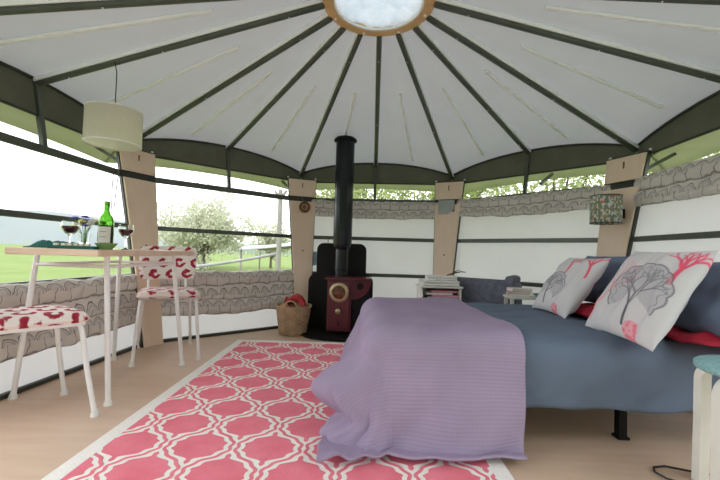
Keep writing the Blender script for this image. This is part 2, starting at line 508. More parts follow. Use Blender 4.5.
# skylight
sky = empty('window_1', (0, 0, 0)); struct(sky)
random.seed(3)
def wrinkle(u, v):
    r = .285 * v; a = 2 * PI * u
    p = Vector((r * math.cos(a), r * math.sin(a), 0))
    w = noise.noise(Vector((math.cos(a) * 3.1, math.sin(a) * 3.1, r * 3))) * .05 * v * (1 - v ** 4)
    w += (.5 + .5 * math.sin(a * 17 + 3 * noise.noise(p * 8))) * .018 * v * v + noise.noise(p * 14) * .02 * (1 - v ** 4)
    return Vector((RX + p.x, CY + p.y, RING_Z + .042 + w - .054 * v ** 3))
b = MB(); b.grid(wrinkle, 120, 24, closed_u=True); b.build('diffuser_cloth', M['skycloth'], sky, smooth=True)
b = MB(); b.lathe([(.30, .03), (.27, .09), (.2, .14), (.1, .17), (.001, .18)], (RX, CY, RING_Z), 48); b.build('dome', M['film'], sky, smooth=True)
b = MB(); b.lathe([(.268, -.014), (.258, -.014), (.258, .0), (.268, .0)], (RX, CY, RING_Z), 64); b.build('rim', M['white_plastic'], sky, smooth=True)

# overhang outside the wall, one scalloped strip per bay
for a in (-90, -45, 0, 45, 90):
    def over(u, v, a=a):
        s = -1 + 2 * u; h = HE + (HM - HE) * (1 - abs(s) ** 2.2)
        p = bayp(a, s, h, .004); hem = bayp(a, s * 1.165, h, .30 + .04 * (1 - s * s)); hem.z = 1.50 + .065 * (1 - s * s)
        q = p.lerp(hem, v); q.z += .02 * math.sin(PI * v) + .040 * (1 - v); return q
    b = MB(); b.grid(over, 24, 6); ov = b.build('overhang', M['overhang'], ceil, smooth=True, thick=.003)
    b = MB(); b.tube([over(i / 24, .5) - Vector((0, 0, .006)) for i in range(25)], .004, 6); b.build('overhang_seam', M['valance'], ov)
for a in (-90, -45, 0, 45, 90):
    for s in {-90: (.84,), -45: (.84,), 0: (), 45: (.16,), 90: (-.86,)}[a]:
        p0 = bayp(a, s, H3 + .10, .01); p1 = bayp(a, s * 1.04, 1.5, .24); p1.z = 1.585
        b = MB(); b.bar(p0, p1, .022, .022); b.build('overhang_strut', M['steel'], ceil)

names = {-90: 'wall_left', -45: 'wall_back_left', 0: 'wall_back', 45: 'wall_back_right', 90: 'wall_right'}
clear = (-90, -45)
for wi, a in enumerate((-90, -45, 0, 45, 90)):
    w = empty(names[a], (0, 0, 0)); struct(w)
    top = .52 if a in clear else H3
    b = MB(); b.poly([bayp(a, -1, 0, .012), bayp(a, 1, 0, .012), bayp(a, 1, top, .012), bayp(a, -1, top, .012)], [(0, 1, 2, 3)])
    b.build('lining_panel', M['canvas'], w)
    # valance: opaque canvas between wall top chord and the arched roof edge
    b = MB()
    b.grid(lambda u, v: bayp(a, -1 + 2 * u, HT - .018 + ((HE + (HM - HE) * (1 - abs(-1 + 2 * u) ** 2.2)) + .062 - HT) * v, .006), 24, 2)
    b.build('valance', M['valance'], w, thick=.003)
    b = MB(); b.bar(bayp(a, -1, HT - .015, .0), bayp(a, 1, HT - .015, .0), .012, .014); b.build('top_chord', M['steel_dark'], w)
    for h, th in ((H1, .036), (H2, .038), (H3, .050)):
        b = MB(); b.bar(bayp(a, -1, h, -.004), bayp(a, 1, h, -.004), .026, th, bev=.006); b.build('rail', M['steel'], w)
    b = MB(); b.bar(bayp(a, -1, .012, -.008), bayp(a, 1, .012, -.008), .03, .024, bev=.004); b.build('base_rail', M['steel_dark'], w)
    b = MB(); b.bar(bayp(a, 0, H3, -.002), bayp(a, 0, HM + .01, -.002), .030, .036, bev=.005); b.build('strut', M['steel'], w)
    # window film
    wn = empty('window_%d' % (wi + 2), (0, 0, 0)); struct(wn)
    spans = [(H3 + .02, HT - .02)] + ([(H1 + .01, H2 - .02), (H2 + .02, H3 - .02)] if a in clear else [])
    for h0, h1 in spans:
        b = MB(); b.poly([bayp(a, -1, h0, .02), bayp(a, 1, h0, .02), bayp(a, 1, h1, .02), bayp(a, -1, h1, .02)], [(0, 1, 2, 3)])
        b.build('pane', M['film'], wn)

# plywood posts on the corners
plabels = {-112.5: None, -67.5: 'tapered plywood post in the left corner behind the table', -22.5: 'tapered plywood post with hanging twig ring, left of the stove',
           22.5: 'tapered plywood post with grey plaque, right of the stove', 67.5: 'tapered plywood post carrying the woodland print lamp', 112.5: None}
for i, a in enumerate((-112.5, -67.5, -22.5, 22.5, 67.5, 112.5)):
    po = empty('trim_%d' % (i + 1), (0, 0, 0)); struct(po)
    if plabels[a]: po['label'] = plabels[a]
    t = math.radians(a) + PHI; n = Vector((math.sin(t), math.cos(t), 0)); u = Vector((math.cos(t), -math.sin(t), 0))
    def width(h): return .155 + (.305 - .155) * (h / HT) ** 1.25
    def board(b, h0, h1, dw, inn, th):
        N = 10; hs = [h0 + (h1 - h0) * k / N for k in range(N + 1)]
        pts = []
        for h in hs:
            c0 = Vector((CX, CY, h)) + n * (RR(h) - inn)
            for sx in (-1, 1):
                for dd in (0, th): pts.append(c0 + u * (sx * (width(h) / 2 + dw)) + n * dd)
        F = []
        for k in range(N):
            o = 4 * k; F += [(o, o + 2, o + 6, o + 4), (o + 1, o + 5, o + 7, o + 3), (o, o + 4, o + 5, o + 1), (o + 2, o + 3, o + 7, o + 6)]
        F += [(0, 1, 3, 2), (4 * N, 4 * N + 2, 4 * N + 3, 4 * N + 1)]
        b.poly(pts, F)
    b = MB(); board(b, H3 + .028, HT - .004, 0, .105, .018); bd = b.build('upper_board', M['ply'], po)
    b = MB(); board(b, .0, H3 - .03, 0, .105, .018); lb = b.build('lower_board', M['ply'], po)
    b = MB(); board(b, 0, HT + .01, .009, .085, .03); b.build('steel_upright', M['steel_dark'], po)
    b = MB()
    c0 = Vector((CX, CY, 1.50)) + n * (RR(1.5) - .107); b.bar(c0 + Vector((0, 0, .03)), c0 - Vector((0, 0, .04)), .009, .005, up=n)
    c0 = Vector((CX, CY, .78)) + n * (RR(.78) - .107); b.sphere(c0, .009, 8)
    b.build('slot', M['twig'], bd)
    for q in (-1, 1):
        c0 = Vector((CX, CY, HT + .02)) + n * (RR(HT) - .06) + u * q * .155
        b = MB(); b.sphere(c0, .012, 10); b.build('bolt', M['white_metal'], po, smooth=True)

# unseen pale deck added to bounce daylight inside; then meadow and hills
b = MB(); b.box((0, -.6, -.13), (6.4, 4.4, .10)); b2 = b.build('added_bounce_deck', vary('bounce_deck_grey', (190, 182, 170), .8, 3, .12, sx=(9, .5, 1)))
struct(b2)
# unseen awning with poles, and unseen hedge, added to cut daylight through the front
b = MB(); b.grid(lambda u, v: Vector((-1.9 + 3.8 * u, .12 - 2.3 * v, 1.80 - .22 * v + .05 * math.sin(PI * u))), 16, 8)
aw = b.build('added_light_awning', M['valance'], smooth=True, thick=.004); struct(aw)
for x in (-1.85, 1.85):
    b = MB(); b.tube([(x, -2.15, -.08), (x, -2.15, 1.6)], .025, 10); b.build('added_awning_pole', M['steel'], aw)
b = MB(); b.grid(lambda u, v: Vector((-11 + 22 * u, -6.5 + .9 * v + .25 * noise.noise(Vector((u * 40, v * 6, 0))), -.4 + (3.6 + .5 * noise.noise(Vector((u * 30, v * 4, 2)))) * math.sin(PI * v) ** .4)), 160, 16)
struct(b.build('added_light_hedge', M['leaf_far'], smooth=True))
b = MB(); b.poly([(-600, -200, -.35), (600, -200, -.35), (600, 700, -.35), (-600, 700, -.35)], [(0, 1, 2, 3)])
struct(b.build('ground', M['grass']))
def ridge(x0, x1, y, hf, name, mat, depth=60):
    b = MB()
    def f(u, v):
        x = x0 + (x1 - x0) * u; return Vector((x, y + depth * v, -1 + (hf(u) + 1) * math.sin(PI * min(1, v * .5 + .0)) ) if v > 0 else Vector((x, y, -1)))
    b.grid(f, 60, 6); return struct(b.build(name, mat, smooth=True))
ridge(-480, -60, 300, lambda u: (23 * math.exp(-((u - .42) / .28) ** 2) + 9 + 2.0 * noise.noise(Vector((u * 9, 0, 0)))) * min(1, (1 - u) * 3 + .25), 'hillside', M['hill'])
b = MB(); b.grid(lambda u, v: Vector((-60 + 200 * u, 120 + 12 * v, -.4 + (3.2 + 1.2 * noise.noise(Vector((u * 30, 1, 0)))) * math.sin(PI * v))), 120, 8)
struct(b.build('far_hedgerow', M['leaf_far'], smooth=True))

# ------------------------------------------------------------------ rolled and hanging blinds
def blind(a, h0, h1, tiers, label, s0=-.86, s1=.86, sag=.02, amp=.030, seed=0):
    def prof(v):                      # v 0..1 down the cloth; returns out (inward), height fraction
        k = v * tiers; f = k - math.floor(k) if v < 1 else 1.0
        bulge = math.sin(PI * f) ** .7 if f < 1 else 0
        return .012 + amp * bulge * (.75 + .25 * math.sin(k * 2 + seed)), v
    W = 2 * RR(h0) * math.sin(PI / 8)
    def f(u, v):
        out, fr = prof(v); s = s0 + (s1 - s0) * u
        dip = sag * math.sin(PI * u) * (.4 + .6 * v)
        h = h0 + (h1 - h0) * fr - dip
        q = noise.noise(Vector((u * 9 + seed, v * 5, seed))); q2 = noise.noise(Vector((u * 26 + seed, v * 9, seed)))
        h += q * .014 + q2 * .004 + (.012 * math.sin(v * tiers * PI) if v > 0 else 0)
        return bayp(a, s, h, -(out + .016) - .012 * q2 - .012 * abs(q))
    L = abs(h1 - h0) * 1.25
    b = MB(); b.grid(f, 96, tiers * 12, uv=lambda u, v: (u * W * (s1 - s0) / 2 + seed * .3, (1 - v) * tiers * .115))
    o = b.build('printed_blind', M['print'], smooth=True, thick=.004)
    return tag(o, label, 'blind', 'tree print blinds round the wall')
blind(-90, .560, .195, 3, 'tree print linen blind let down behind the round window table', seed=1, s0=-.9, s1=.87)
blind(-45, .580, .215, 3, 'tree print linen blind let down below the window between table and basket', seed=2, sag=.03, s0=-.86, s1=.88)
blind(0, 1.352, 1.172, 2, 'tree print linen blind rolled up behind the stove pipe', seed=3, amp=.020)
blind(45, 1.372, 1.195, 2, 'tree print linen blind rolled up between grey plaque and woodland lamp', seed=4, amp=.020, sag=.03)
blind(90, 1.395, 1.175, 2, 'tree print linen blind rolled up above the big cushions, right of the woodland lamp', seed=5, amp=.025)

# ------------------------------------------------------------------ rug
rug = empty('patterned_rug', (-.225, 2.03, 0), label='pink rug with white trellis pattern and white border, partly under the bed', cat='rug')
b = MB(); b.grid(lambda u, v: Vector((-.72 + 1.44 * u, -1.14 + 2.28 * v, .010)), 8, 12, uv=lambda u, v: (1.44 * u + .05, 2.28 * v + .03))
for q in (0,): pass
b.build('pile', M['rug'], rug, thick=.008, offset=-1)
b = MB()
for c, d in (((-.75, 0, .0055), (.062, 2.40, .011)), ((.75, 0, .0055), (.062, 2.40, .011)), ((0, -1.17, .0055), (1.44, .062, .011)), ((0, 1.17, .0055), (1.44, .062, .011))):
    b.box(c, d, bev=.003)
b.build('border', M['rug_border'], rug)

# ------------------------------------------------------------------ bed
bed = empty('sofa_bed', (.9, 2.15, 0), label='low double bed frame on thin black legs under the slate blue duvet', cat='bed')
b = MB(); b.box((0.02, 0.03, .335), (1.56, 1.14, .15), bev=.05, seg=4); b.build('mattress', M['mattress'], bed, smooth=True)
b = MB()
for y in (-.56, 0, .56): b.box((0.02, y, .245), (1.5, .035, .035))
for x in (-.72, .76): b.box((x, 0, .245), (.035, 1.12, .035))
b.build('base_frame', M['black'], bed)
for x, y in ((-.62, -.48), (.262, -.47), (-.62, .5), (.24, .5), (.74, -.46), (.74, .5)):
    b = MB(); zf = .0115 if x < 0 else 0; b.bar((x, y, .24), (x, y, zf + .008), .034, .034, up=(1, 0, 0)); b.box((x, y, zf + .006), (.05, .05, .012), bev=.003); b.build('leg', M['black'], bed)

X0, X1, Y0, Y1, ZT, RD = .055, 1.66, 1.575, 2.78, .428, .085
def drape(cx, cy, lift, flare, zfloor, fold, seed, x1=X1, flarex=None, ruf=0):
    """cloth coordinates -> a sheet lying on the bed and hanging over its edges"""
    ex = min(0, cx - (X0 + RD)) + max(0, cx - (x1 - RD)); ey = min(0, cy - (Y0 + RD)) + max(0, cy - (Y1 - RD))
    bx = cx - ex; by = cy - ey; e = math.hypot(ex, ey)
    z = ZT + lift + .012 * noise.noise(Vector((cx * 2.5, cy * 3, 2.0))) + (.015 if ruf else .004) * noise.noise(Vector((cx * 4, cy * 13, seed)))
    if e < 1e-6: return Vector((bx, by, z))
    dx, dy = ex / e, ey / e
    r = RD + lift
    if flarex: flare = flare + (flarex - flare) * abs(dx) ** 1.5
    if e < r * PI / 2: hz, dr = r * math.sin(e / r), r * (1 - math.cos(e / r))
    else:
        k = e - r * PI / 2; hz = r + flare * k; dr = r + k * math.sqrt(1 - flare * flare)
    per = cx * 1.0 - cy * 1.0 + (math.atan2(dy, dx) * .3)
    amt = min(1, max(0, dr - .08) / .3)
    hz += fold * amt * (math.sin(per * 13 + seed) * .6 + math.sin(per * 29 + seed * 2) * .3 + noise.noise(Vector((per * 4, e * 3, seed))) * .8)
    zz = z - dr
    if ruf: hz += ruf * amt * noise.noise(Vector((per * 15, e * 14, seed))); zz += ruf * amt * 1.4 * noise.noise(Vector((per * 6, 1, seed)))
    hz -= (.018 * max(0, (amt - .75) * 4)) if ruf else 0
    if zz < zfloor:
        ov = zfloor - zz; hz += ov * .55; zz = zfloor + .018 * (1 + noise.noise(Vector((cx * 12, cy * 12, seed)))) * min(1, ov * 8)
    return Vector((bx + dx * hz, by + dy * hz, zz))
def cloth(name, mat, cx0, cx1, cy0, cy1, nx, ny, uvoff=0, parent=None, **k):
    b = MB(); b.grid(lambda u, v: drape(cx0 + (cx1 - cx0) * u, cy0 + (cy1 - cy0) * v, **k), nx, ny,
                     uv=lambda u, v: (cx0 + (cx1 - cx0) * u, cy0 + (cy1 - cy0) * v))
    return b
b = cloth('duvet', None, X0 - .05, 1.69, Y0 - .245, Y1 + .2, 120, 110, lift=.012, flare=.06, zfloor=.01, fold=.016, seed=2.0, x1=1.75, ruf=.012)
o = b.build('duvet', M['duvet'], smooth=True, thick=.014, offset=-1)
tag(o, 'slate blue cotton duvet spread over the bed, hanging down its near side', 'duvet')
def throw_pt(u, v):
    cx = X0 - .36 + u * (.635 + .065 * min(1, v / .3) + .36 - X0); cy = Y0 - .49 + v * (Y1 + .30 - Y0 + .49)
    return cx, cy
def billow(p):
    g = math.exp(-((p.y - 1.66) / .24) ** 2) * min(1, max(0, (.10 - p.x) / .12))
    up = math.exp(-((p.z - .21) / .075) ** 2); low = math.exp(-((p.z - .04) / .035) ** 2)
    return Vector((p.x - g * (.135 * up + .09 * low - .045 * math.exp(-((p.z - .11) / .03) ** 2)), p.y + .02 * g * low, p.z))
b = MB(); b.grid(lambda u, v: billow(drape(*throw_pt(u, v), lift=.030, flare=.30, zfloor=.028, fold=.016, seed=5.0, x1=3, flarex=.42)), 130, 150, uv=lambda u, v: throw_pt(u, v))
o = b.build('knitted_throw', M['knit'], smooth=True, thick=.009, offset=1)
tag(o, 'lavender waffle knit throw over the foot of the bed, corner pooled on the rug', 'blanket')

# ------------------------------------------------------------------ cushions
def pillow_mesh(w, h, t, n=26, pinch=.10, seed=0, wr=.012):
    b = MB()
    def side(sg):
        def f(u, v):
            x, y = 2 * u - 1, 2 * v - 1
            c = 1 - pinch * (1 - abs(x) ** 2.2) * abs(y) ** 3 * .5
            px = x * w / 2 * (1 - pinch * (1 - y * y) * abs(x) ** 4); py = y * h / 2 * (1 - pinch * (1 - x * x) * abs(y) ** 4)
            z = t / 2 * ((1 - abs(x) ** 2.6) * (1 - abs(y) ** 2.6)) ** .55
            edge = 1 - max(abs(x), abs(y)) ** 6
            z += wr * noise.noise(Vector((x * 2.4 + seed, y * 2.4, sg))) * edge + wr * .7 * noise.noise(Vector((x * 6 + seed, y * 2, sg + 3))) * edge
            return Vector((px, py, sg * z))
        return f
    for sg in (1, -1): b.grid(side(sg), n, n, uv=lambda u, v: (u, v))
    bmesh.ops.remove_doubles(b.bm, verts=b.bm.verts, dist=.0004)
    return b
def orient(origin, xdir, ydir):
    x = Vector(xdir).normalized(); y = Vector(ydir); y = (y - x * y.dot(x)).normalized(); z = x.cross(y)
    Mx = Matrix((x, y, z)).transposed().to_4x4(); Mx.translation = Vector(origin); return Mx

def tree_lines(seed):
    """branch strokes (x0,y0,x1,y1,half width) in the unit square: grey crown tree and pink bare trees"""
    rnd = random.Random(seed); G = []; P = []
    def grow(L, x, y, a, l, w, d, spread):
        x2, y2 = x + l * math.cos(a), y + l * math.sin(a); L.append((x, y, x2, y2, w))
        if d == 0: return
        k = 3 if d > 1 and rnd.random() < .5 else 2
        for i in range(k):
            grow(L, x2, y2, a + spread * (i / (k - 1) - .5) * 2 + rnd.uniform(-.12, .12), l * rnd.uniform(.66, .84), w * .64, d - 1, spread)
    return G, P, grow
def cushion_colors(kind):
    G, P, grow = tree_lines(7 if kind == 1 else 12)
    if kind == 1:
        grow(G, .40, .10, 1.62, .16, .011, 4, .48); grow(P, .50, .62, 1.35, .13, .018, 3, .55); grow(P, .93, .62, 1.75, .16, .022, 2, .45); blob = (.74, .05, .10); crown = (.40, .37, .30, .26)
    else:
        grow(G, .64, .12, 1.62, .19, .013, 4, .50); grow(P, .10, .12, 1.15, .24, .014, 4, .34); grow(P, .88, .60, 1.55, .14, .026, 3, .50); blob = (.74, .08, .11); crown = (.62, .46, .33, .30)
    base, grey, pink, pale = lin(210, 207, 209), lin(92, 90, 98), lin(232, 92, 120), lin(240, 150, 165)
    def sd(x, y, s):
        x0, y0, x1, y1, w = s; dx, dy = x1 - x0, y1 - y0; t = max(0, min(1, ((x - x0) * dx + (y - y0) * dy) / (dx * dx + dy * dy)))
        return math.hypot(x - x0 - t * dx, y - y0 - t * dy) - w
    def col(x, y):
        c = base; e = .006
        def over(c, k, f): f = max(0, min(1, f)); return tuple(a + (b - a) * f for a, b in zip(c, k))
        dp = min(sd(x, y, s) for s in P); c = over(c, pink if x > .45 else pale, .5 - dp / (2 * e))
        # scalloped crown outline
        ang = math.atan2((y - crown[1]) / crown[3], (x - crown[0]) / crown[2]); rr = math.hypot((x - crown[0]) / crown[2], (y - crown[1]) / crown[3])
        edge = 1 + .06 * abs(math.sin(ang * 6.5)) - .04
        if ang > -.7 or ang < -2.45:
            c = over(c, grey, 1.3 - abs(rr - edge) * crown[2] / .008)
            if rr < edge: c = over(c, lin(168, 166, 174), .55); c = over(c, grey, .9 - abs(rr - edge * .84 - .05 * math.sin(ang * 13)) * crown[2] / .006)
        dg = min(sd(x, y, s) for s in G); c = over(c, grey, .5 - dg / (2 * e))
        r = math.hypot(x - blob[0], y - blob[1])
        r *= 1 + .35 * noise.noise(Vector((x * 14, y * 14, 3)))
        if r < blob[2] * .85: c = over(c, pink if noise.noise(Vector((x * 26, y * 26, 1))) > .05 else pale, .75)
        return c
    return col
m = Mat('tree_print_cushion_cloth', (.6, .6, .6, 1), .85, spec=.2)
va = m.nt.nodes.new('ShaderNodeVertexColor'); va.layer_name = 'print'; m.nt.links.new(va.outputs[0], m.b.inputs['Base Color'])
m.bump(m.noise(260, 1), .1, .001); M['cushion'] = m
def cushion(kind, label, origin, xd, yd, w, h, t, seed):
    b = pillow_mesh(w, h, t, 150, .07, seed, .016)
    bmesh.ops.recalc_face_normals(b.bm, faces=b.bm.faces)
    lay = b.bm.loops.layers.float_color.new('print'); col = cushion_colors(kind); cache = {}
    for f in b.bm.faces:
        for l in f.loops:
            k = (round(l[b.uvl].uv.x, 4), round(l[b.uvl].uv.y, 4))
            if k not in cache: cache[k] = col(*k)
            l[lay] = cache[k]
    o = b.build('scatter_cushion', M['cushion'], smooth=True, recalc=False)
    o.matrix_world = orient(origin, xd, yd); return tag(o, label, 'cushion', 'tree print cushions on the bed')
cushion(1, 'smaller looking tree print cushion, farther from the camera beside the grey pouf', (1.265, 2.30, .615), (-.04, -1, 0), (.24, .02, .33), .44, .42, .13, 1)
cushion(2, 'big pink and grey tree print cushion nearest the camera', (1.24, 1.66, .628), (-.03, -1, 0), (.22, -.02, .35), .46, .46, .14, 4)
def plain_pillow(name, mat, label, cat, origin, xd, yd, w, h, t, seed, group=None, rim=None):
    b = pillow_mesh(w, h, t, 40, .05, seed, .02)
    o = b.build(name, mat, smooth=True); o.matrix_world = orient(origin, xd, yd); tag(o, label, cat, group); return o
plain_pillow('bed_pillow', M['pillow_blue'], 'slate blue bed pillow behind the nearer tree print cushion', 'pillow', (1.50, 1.62, .625), (0, -1, 0), (.18, 0, .30), .56, .36, .16, 2, 'blue bed pillows')
plain_pillow('bed_pillow', M['pillow_blue'], 'slate blue bed pillow behind the farther tree print cushion', 'pillow', (1.53, 2.38, .650), (0, -1, 0), (.16, 0, .30), .60, .34, .14, 3, 'blue bed pillows')
plain_pillow('flat_pillow', M['red_cotton'], 'crimson pillow lying flat under the cushions nearest the stool', 'pillow', (1.535, 1.66, .466), (0, -1, 0), (1, 0, .0), .50, .46, .05, 5, 'crimson pillows lying flat')
plain_pillow('flat_pillow', M['red_cotton'], 'crimson pillow lying flat between the two tree print cushions', 'pillow', (1.46, 2.24, .470), (0, -1, 0), (1, 0, .0), .48, .46, .055, 6, 'crimson pillows lying flat')

# ------------------------------------------------------------------ side stool
st = empty('round_stool', (1.28, 1.19, 0), math.radians(13), label='round stool with mint spattered top and white bentwood legs beside the bed', cat='stool')
b = MB(); b.lathe([(.001, .448), (.168, .448), (.175, .443), (.175, .430), (.170, .425), (.001, .425)], seg=48); b.build('seat', M['mint'], st, smooth=True)
for k in range(4):
    a = k * PI / 2; d = Vector((math.cos(a), math.sin(a), 0)); sd = Vector((-d.y, d.x, 0)); b = MB()
    pts = [d * .04 + Vector((0, 0, .411))] + arc(d * .135 + Vector((0, 0, .363)), .048, PI / 2, 0, 8, d) + [d * .186 + Vector((0, 0, .2)), d * .192 + Vector((0, 0, .0))]
    # bent strip
    V = []
    for i, p in enumerate(pts):
        t = (pts[min(i + 1, len(pts) - 1)] - pts[max(i - 1, 0)]).normalized(); nn = sd.cross(t).normalized(); hw = .024; ht = .0125
        V += [p - sd * hw - nn * ht, p + sd * hw - nn * ht, p + sd * hw + nn * ht, p - sd * hw + nn * ht]
    F = []
    for i in range(len(pts) - 1):
        o = 4 * i
        for q in range(4): F.append((o + q, o + (q + 1) % 4, o + 4 + (q + 1) % 4, o + 4 + q))
    n4 = 4 * (len(pts) - 1); F += [(3, 2, 1, 0), (n4, n4 + 1, n4 + 2, n4 + 3)]
    for v in V: v.z = max(0, v.z)
    b.poly(V, F); b.build('leg', M['white_paint'], st, smooth=True)

# ------------------------------------------------------------------ window table
TZ = .75
tb = empty('window_table', (-1.40, 2.14, 0), label='small rectangular table with pale wooden top and thin white steel legs by the window', cat='table')
b = MB(); c4 = [(-.175, -.46), (.245, -.46), (.264, .46), (-.17, .48)]
b.poly([(x, y, TZ - .030) for x, y in c4] + [(x, y, TZ) for x, y in c4], [(3, 2, 1, 0), (4, 5, 6, 7), (0, 1, 5, 4), (1, 2, 6, 5), (2, 3, 7, 6), (3, 0, 4, 7)])
bmesh.ops.bevel(b.bm, geom=list(b.bm.edges), offset=.003, segments=2, affect='EDGES')
b.build('tabletop', M['table_ply'], tb)
feet = [(-.294, -.238), (.205, -.28), (.253, .382), (-.239, .446)]; tops = [(-.213, -.24), (.169, -.29), (.195, .31), (-.179, .36)]
for (fx, fy), (tx, ty) in zip(feet, tops):
    b = MB(); b.tube([(tx, ty, TZ - .03), (fx, fy, .01)], .0125, 12); lg = b.build('leg', M['white_metal'], tb, smooth=True)
    b = MB(); b.lathe([(.012, .03), (.018, .012), (.020, .0), (.001, 0)], (fx, fy, 0), 14); b.build('foot', M['white_plastic'], lg, smooth=True)
b = MB()
rp = [Vector((tx + (fx - tx) * .11, ty + (fy - ty) * .11, .668)) for (fx, fy), (tx, ty) in zip(feet, tops)]
for i in range(4): b.tube([rp[i], rp[(i + 1) % 4]], .009, 8)
b.build('under_rail', M['white_metal'], tb, smooth=True)

# ------------------------------------------------------------------ dining chairs
def make_chair(loc, rz, label):
    t = empty('dining_chair', loc, rz, label=label, cat='chair', group='red and white dining chairs')
    b = MB()
    def pad(sg):
        def f(u, v):
            x, y = 2 * u - 1, 2 * v - 1; k = 1 - .10 * (1 - v)
            cr = 1 - .05 * (abs(x * y) ** 3)
            z = .455 if sg > 0 else .428
            z += (.020 if sg > 0 else -.004) * ((1 - abs(x) ** 5) * (1 - abs(y) ** 5)) ** .5
            if max(abs(x), abs(y)) == 1: z = .441
            return Vector((x * .205 * k * cr, (y * .195 + .005) * cr, z))
        return f
    for sg in (1, -1): b.grid(pad(sg), 24, 24, uv=lambda u, v: (.41 * u, .39 * v + .4))
    bmesh.ops.remove_doubles(b.bm, verts=b.bm.verts, dist=.0005)
    b.build('seat', M['ikat'], t, smooth=True)
    b = MB(); r = .011
    b.tube([(-.17, .17, .42), (.17, .17, .42), (.155, -.17, .42), (-.155, -.17, .42)], r, 10, closed=True); b.build('seat_frame', M['white_metal'], t, smooth=True)
    for s in (-1, 1):
        for (x0, y0, x1, y1) in ((.165, .15, .200, .225), (.150, -.15, .185, -.275)):
            d = Vector((s * x1, y1, 0)) - Vector((s * x0, y0, 0)); p0 = Vector((s * x0, y0, .42)); ft = Vector((s * x1, y1, .008))
            b = MB(); b.tube([p0 - d * .4, p0, p0 + d * .14 + Vector((0, 0, -.008)), p0 + d * .24 + Vector((0, 0, -.035)), p0.lerp(ft, .5) + d * .04, ft], r, 12)
            lg = b.build('leg', M['white_metal'], t, smooth=True)
            b = MB(); b.lathe([(.011, .03), (.017, .012), (.019, .0), (.001, 0)], (ft.x, ft.y, 0), 14); b.build('glide', M['white_plastic'], lg, smooth=True)
    for s in (-1, 1):
        b = MB(); b.tube([(s * .12, -.14, .42), (s * .125, -.22, .43), (s * .13, -.245, .47), (s * .13, -.262, .60)], .010, 10); b.build('back_support', M['white_metal'], t, smooth=True)
    b = MB()
    def back(sg):
        def f(u, v):
            x, z = 2 * u - 1, 2 * v - 1
            hw = .205 - .012 * (1 - v); cr = 1 - .07 * abs(x * z) ** 4
            th = .016 * ((1 - abs(x) ** 6) * (1 - abs(z) ** 6)) ** .5
            return Vector((x * hw * cr, -.262 - .03 * v + .035 * x * x + sg * th, .650 + z * .130 * cr))
        return f
    for sg in (1, -1): b.grid(back(sg), 24, 18, uv=lambda u, v: (.41 * u, .26 * v))
    bmesh.ops.remove_doubles(b.bm, verts=b.bm.verts, dist=.0005)
    b.build('backrest', M['ikat'], t, smooth=True)
    return t
def heading(fx, fy): return math.atan2(-fx, fy)
ch = make_chair((-1.335 - .591 * .225, 1.856 - .807 * .225, 0), heading(.591, .807), 'red and white dining chair at the near end of the table, cut by left edge')
c2 = copy_tree(ch); c2['label'] = 'red and white patterned dining chair at the far end of the table, backrest showing'
mx_, my_ = (-1.433 - 1.102) / 2, (2.471 + 2.643) / 2
c2.location = (mx_ - .48 * .225, my_ + .88 * .225, 0); c2.rotation_euler = (0, 0, heading(.48, -.88))

# ------------------------------------------------------------------ things on the table
def wine_glass(loc, s, label):
    t = empty('wine_glass', loc, label=label, cat='glass', group='glasses of red wine')
    b = MB(); pr = [(.001, 0), (.032, 0), (.033, .002), (.010, .006), (.0045, .012), (.004, .062), (.010, .070), (.026, .082), (.037, .100), (.039, .118), (.036, .142), (.0345, .142), (.0372, .118), (.0352, .101), (.025, .0845), (.009, .074), (.001, .0725)]
    b.lathe([(r * s, z * s) for r, z in pr], seg=32); b.build('glass_body', M['glass'], t, smooth=True)
    b = MB(); b.lathe([(r * s, z * s) for r, z in [(.001, .0735), (.0085, .075), (.0245, .0855), (.0345, .102), (.0362, .114), (.001, .1145)]], seg=32); b.build('wine', M['wine'], t, smooth=True)
    return t
g1 = wine_glass((-1.471, 1.92, TZ), 1.0, 'glass of red wine in front of the flowers, left of the bottle')
g2 = copy_tree(g1); g2.location = (-1.318, 2.13, TZ); g2['label'] = 'glass of red wine right of the bottle, against the plywood post'
bt = empty('wine_bottle', (-1.358, 2.02, TZ), label='green glass wine bottle with white label, part full', cat='bottle')
b = MB(); b.lathe([(.001, 0), (.034, 0), (.0365, .004), (.0365, .150), (.033, .168), (.018, .190), (.0138, .205), (.0135, .245), (.015, .247), (.015, .255), (.0125, .257), (.0115, .252), (.0115, .205), (.016, .189), (.031, .167), (.0345, .149), (.0345, .007), (.001, .006)], seg=36); b.build('bottle_body', M['green_glass'], bt, smooth=True)
b = MB(); b.lathe([(.001, .008), (.0338, .009), (.0338, .128), (.001, .1285)], seg=36); b.build('wine', M['wine_dark'], bt, smooth=True)
b = MB(); b.grid(lambda u, v: Vector((.0371 * math.cos(-.35 - PI / 2 + 1.75 * (u - .45) + .6), .0371 * math.sin(-.35 - PI / 2 + 1.75 * (u - .45) + .6), .035 + .085 * v)), 12, 2); b.build('label', M['paper_white'], bt, smooth=True)
for z in (.064, .092):
    b = MB(); b.grid(lambda u, v: Vector((.0374 * math.cos(-PI / 2 + .2 + .9 * (u - .5)), .0374 * math.sin(-PI / 2 + .2 + .9 * (u - .5)), z + .003 * v)), 8, 1); b.build('label_print', M['weathered'], bt)
b = MB(); b.lathe([(.001, 0), (.022, 0), (.024, .004), (.037, .014), (.047, .028), (.048, .032), (.046, .0325), (.036, .018), (.020, .009), (.001, .008)], (0, 0, 0), 36)
tag(b.build('small_bowl', M['green_glaze'], smooth=True, loc=(-1.245, 1.86, TZ)), 'sage green glazed bowl in front of the wine bottle', 'bowl')
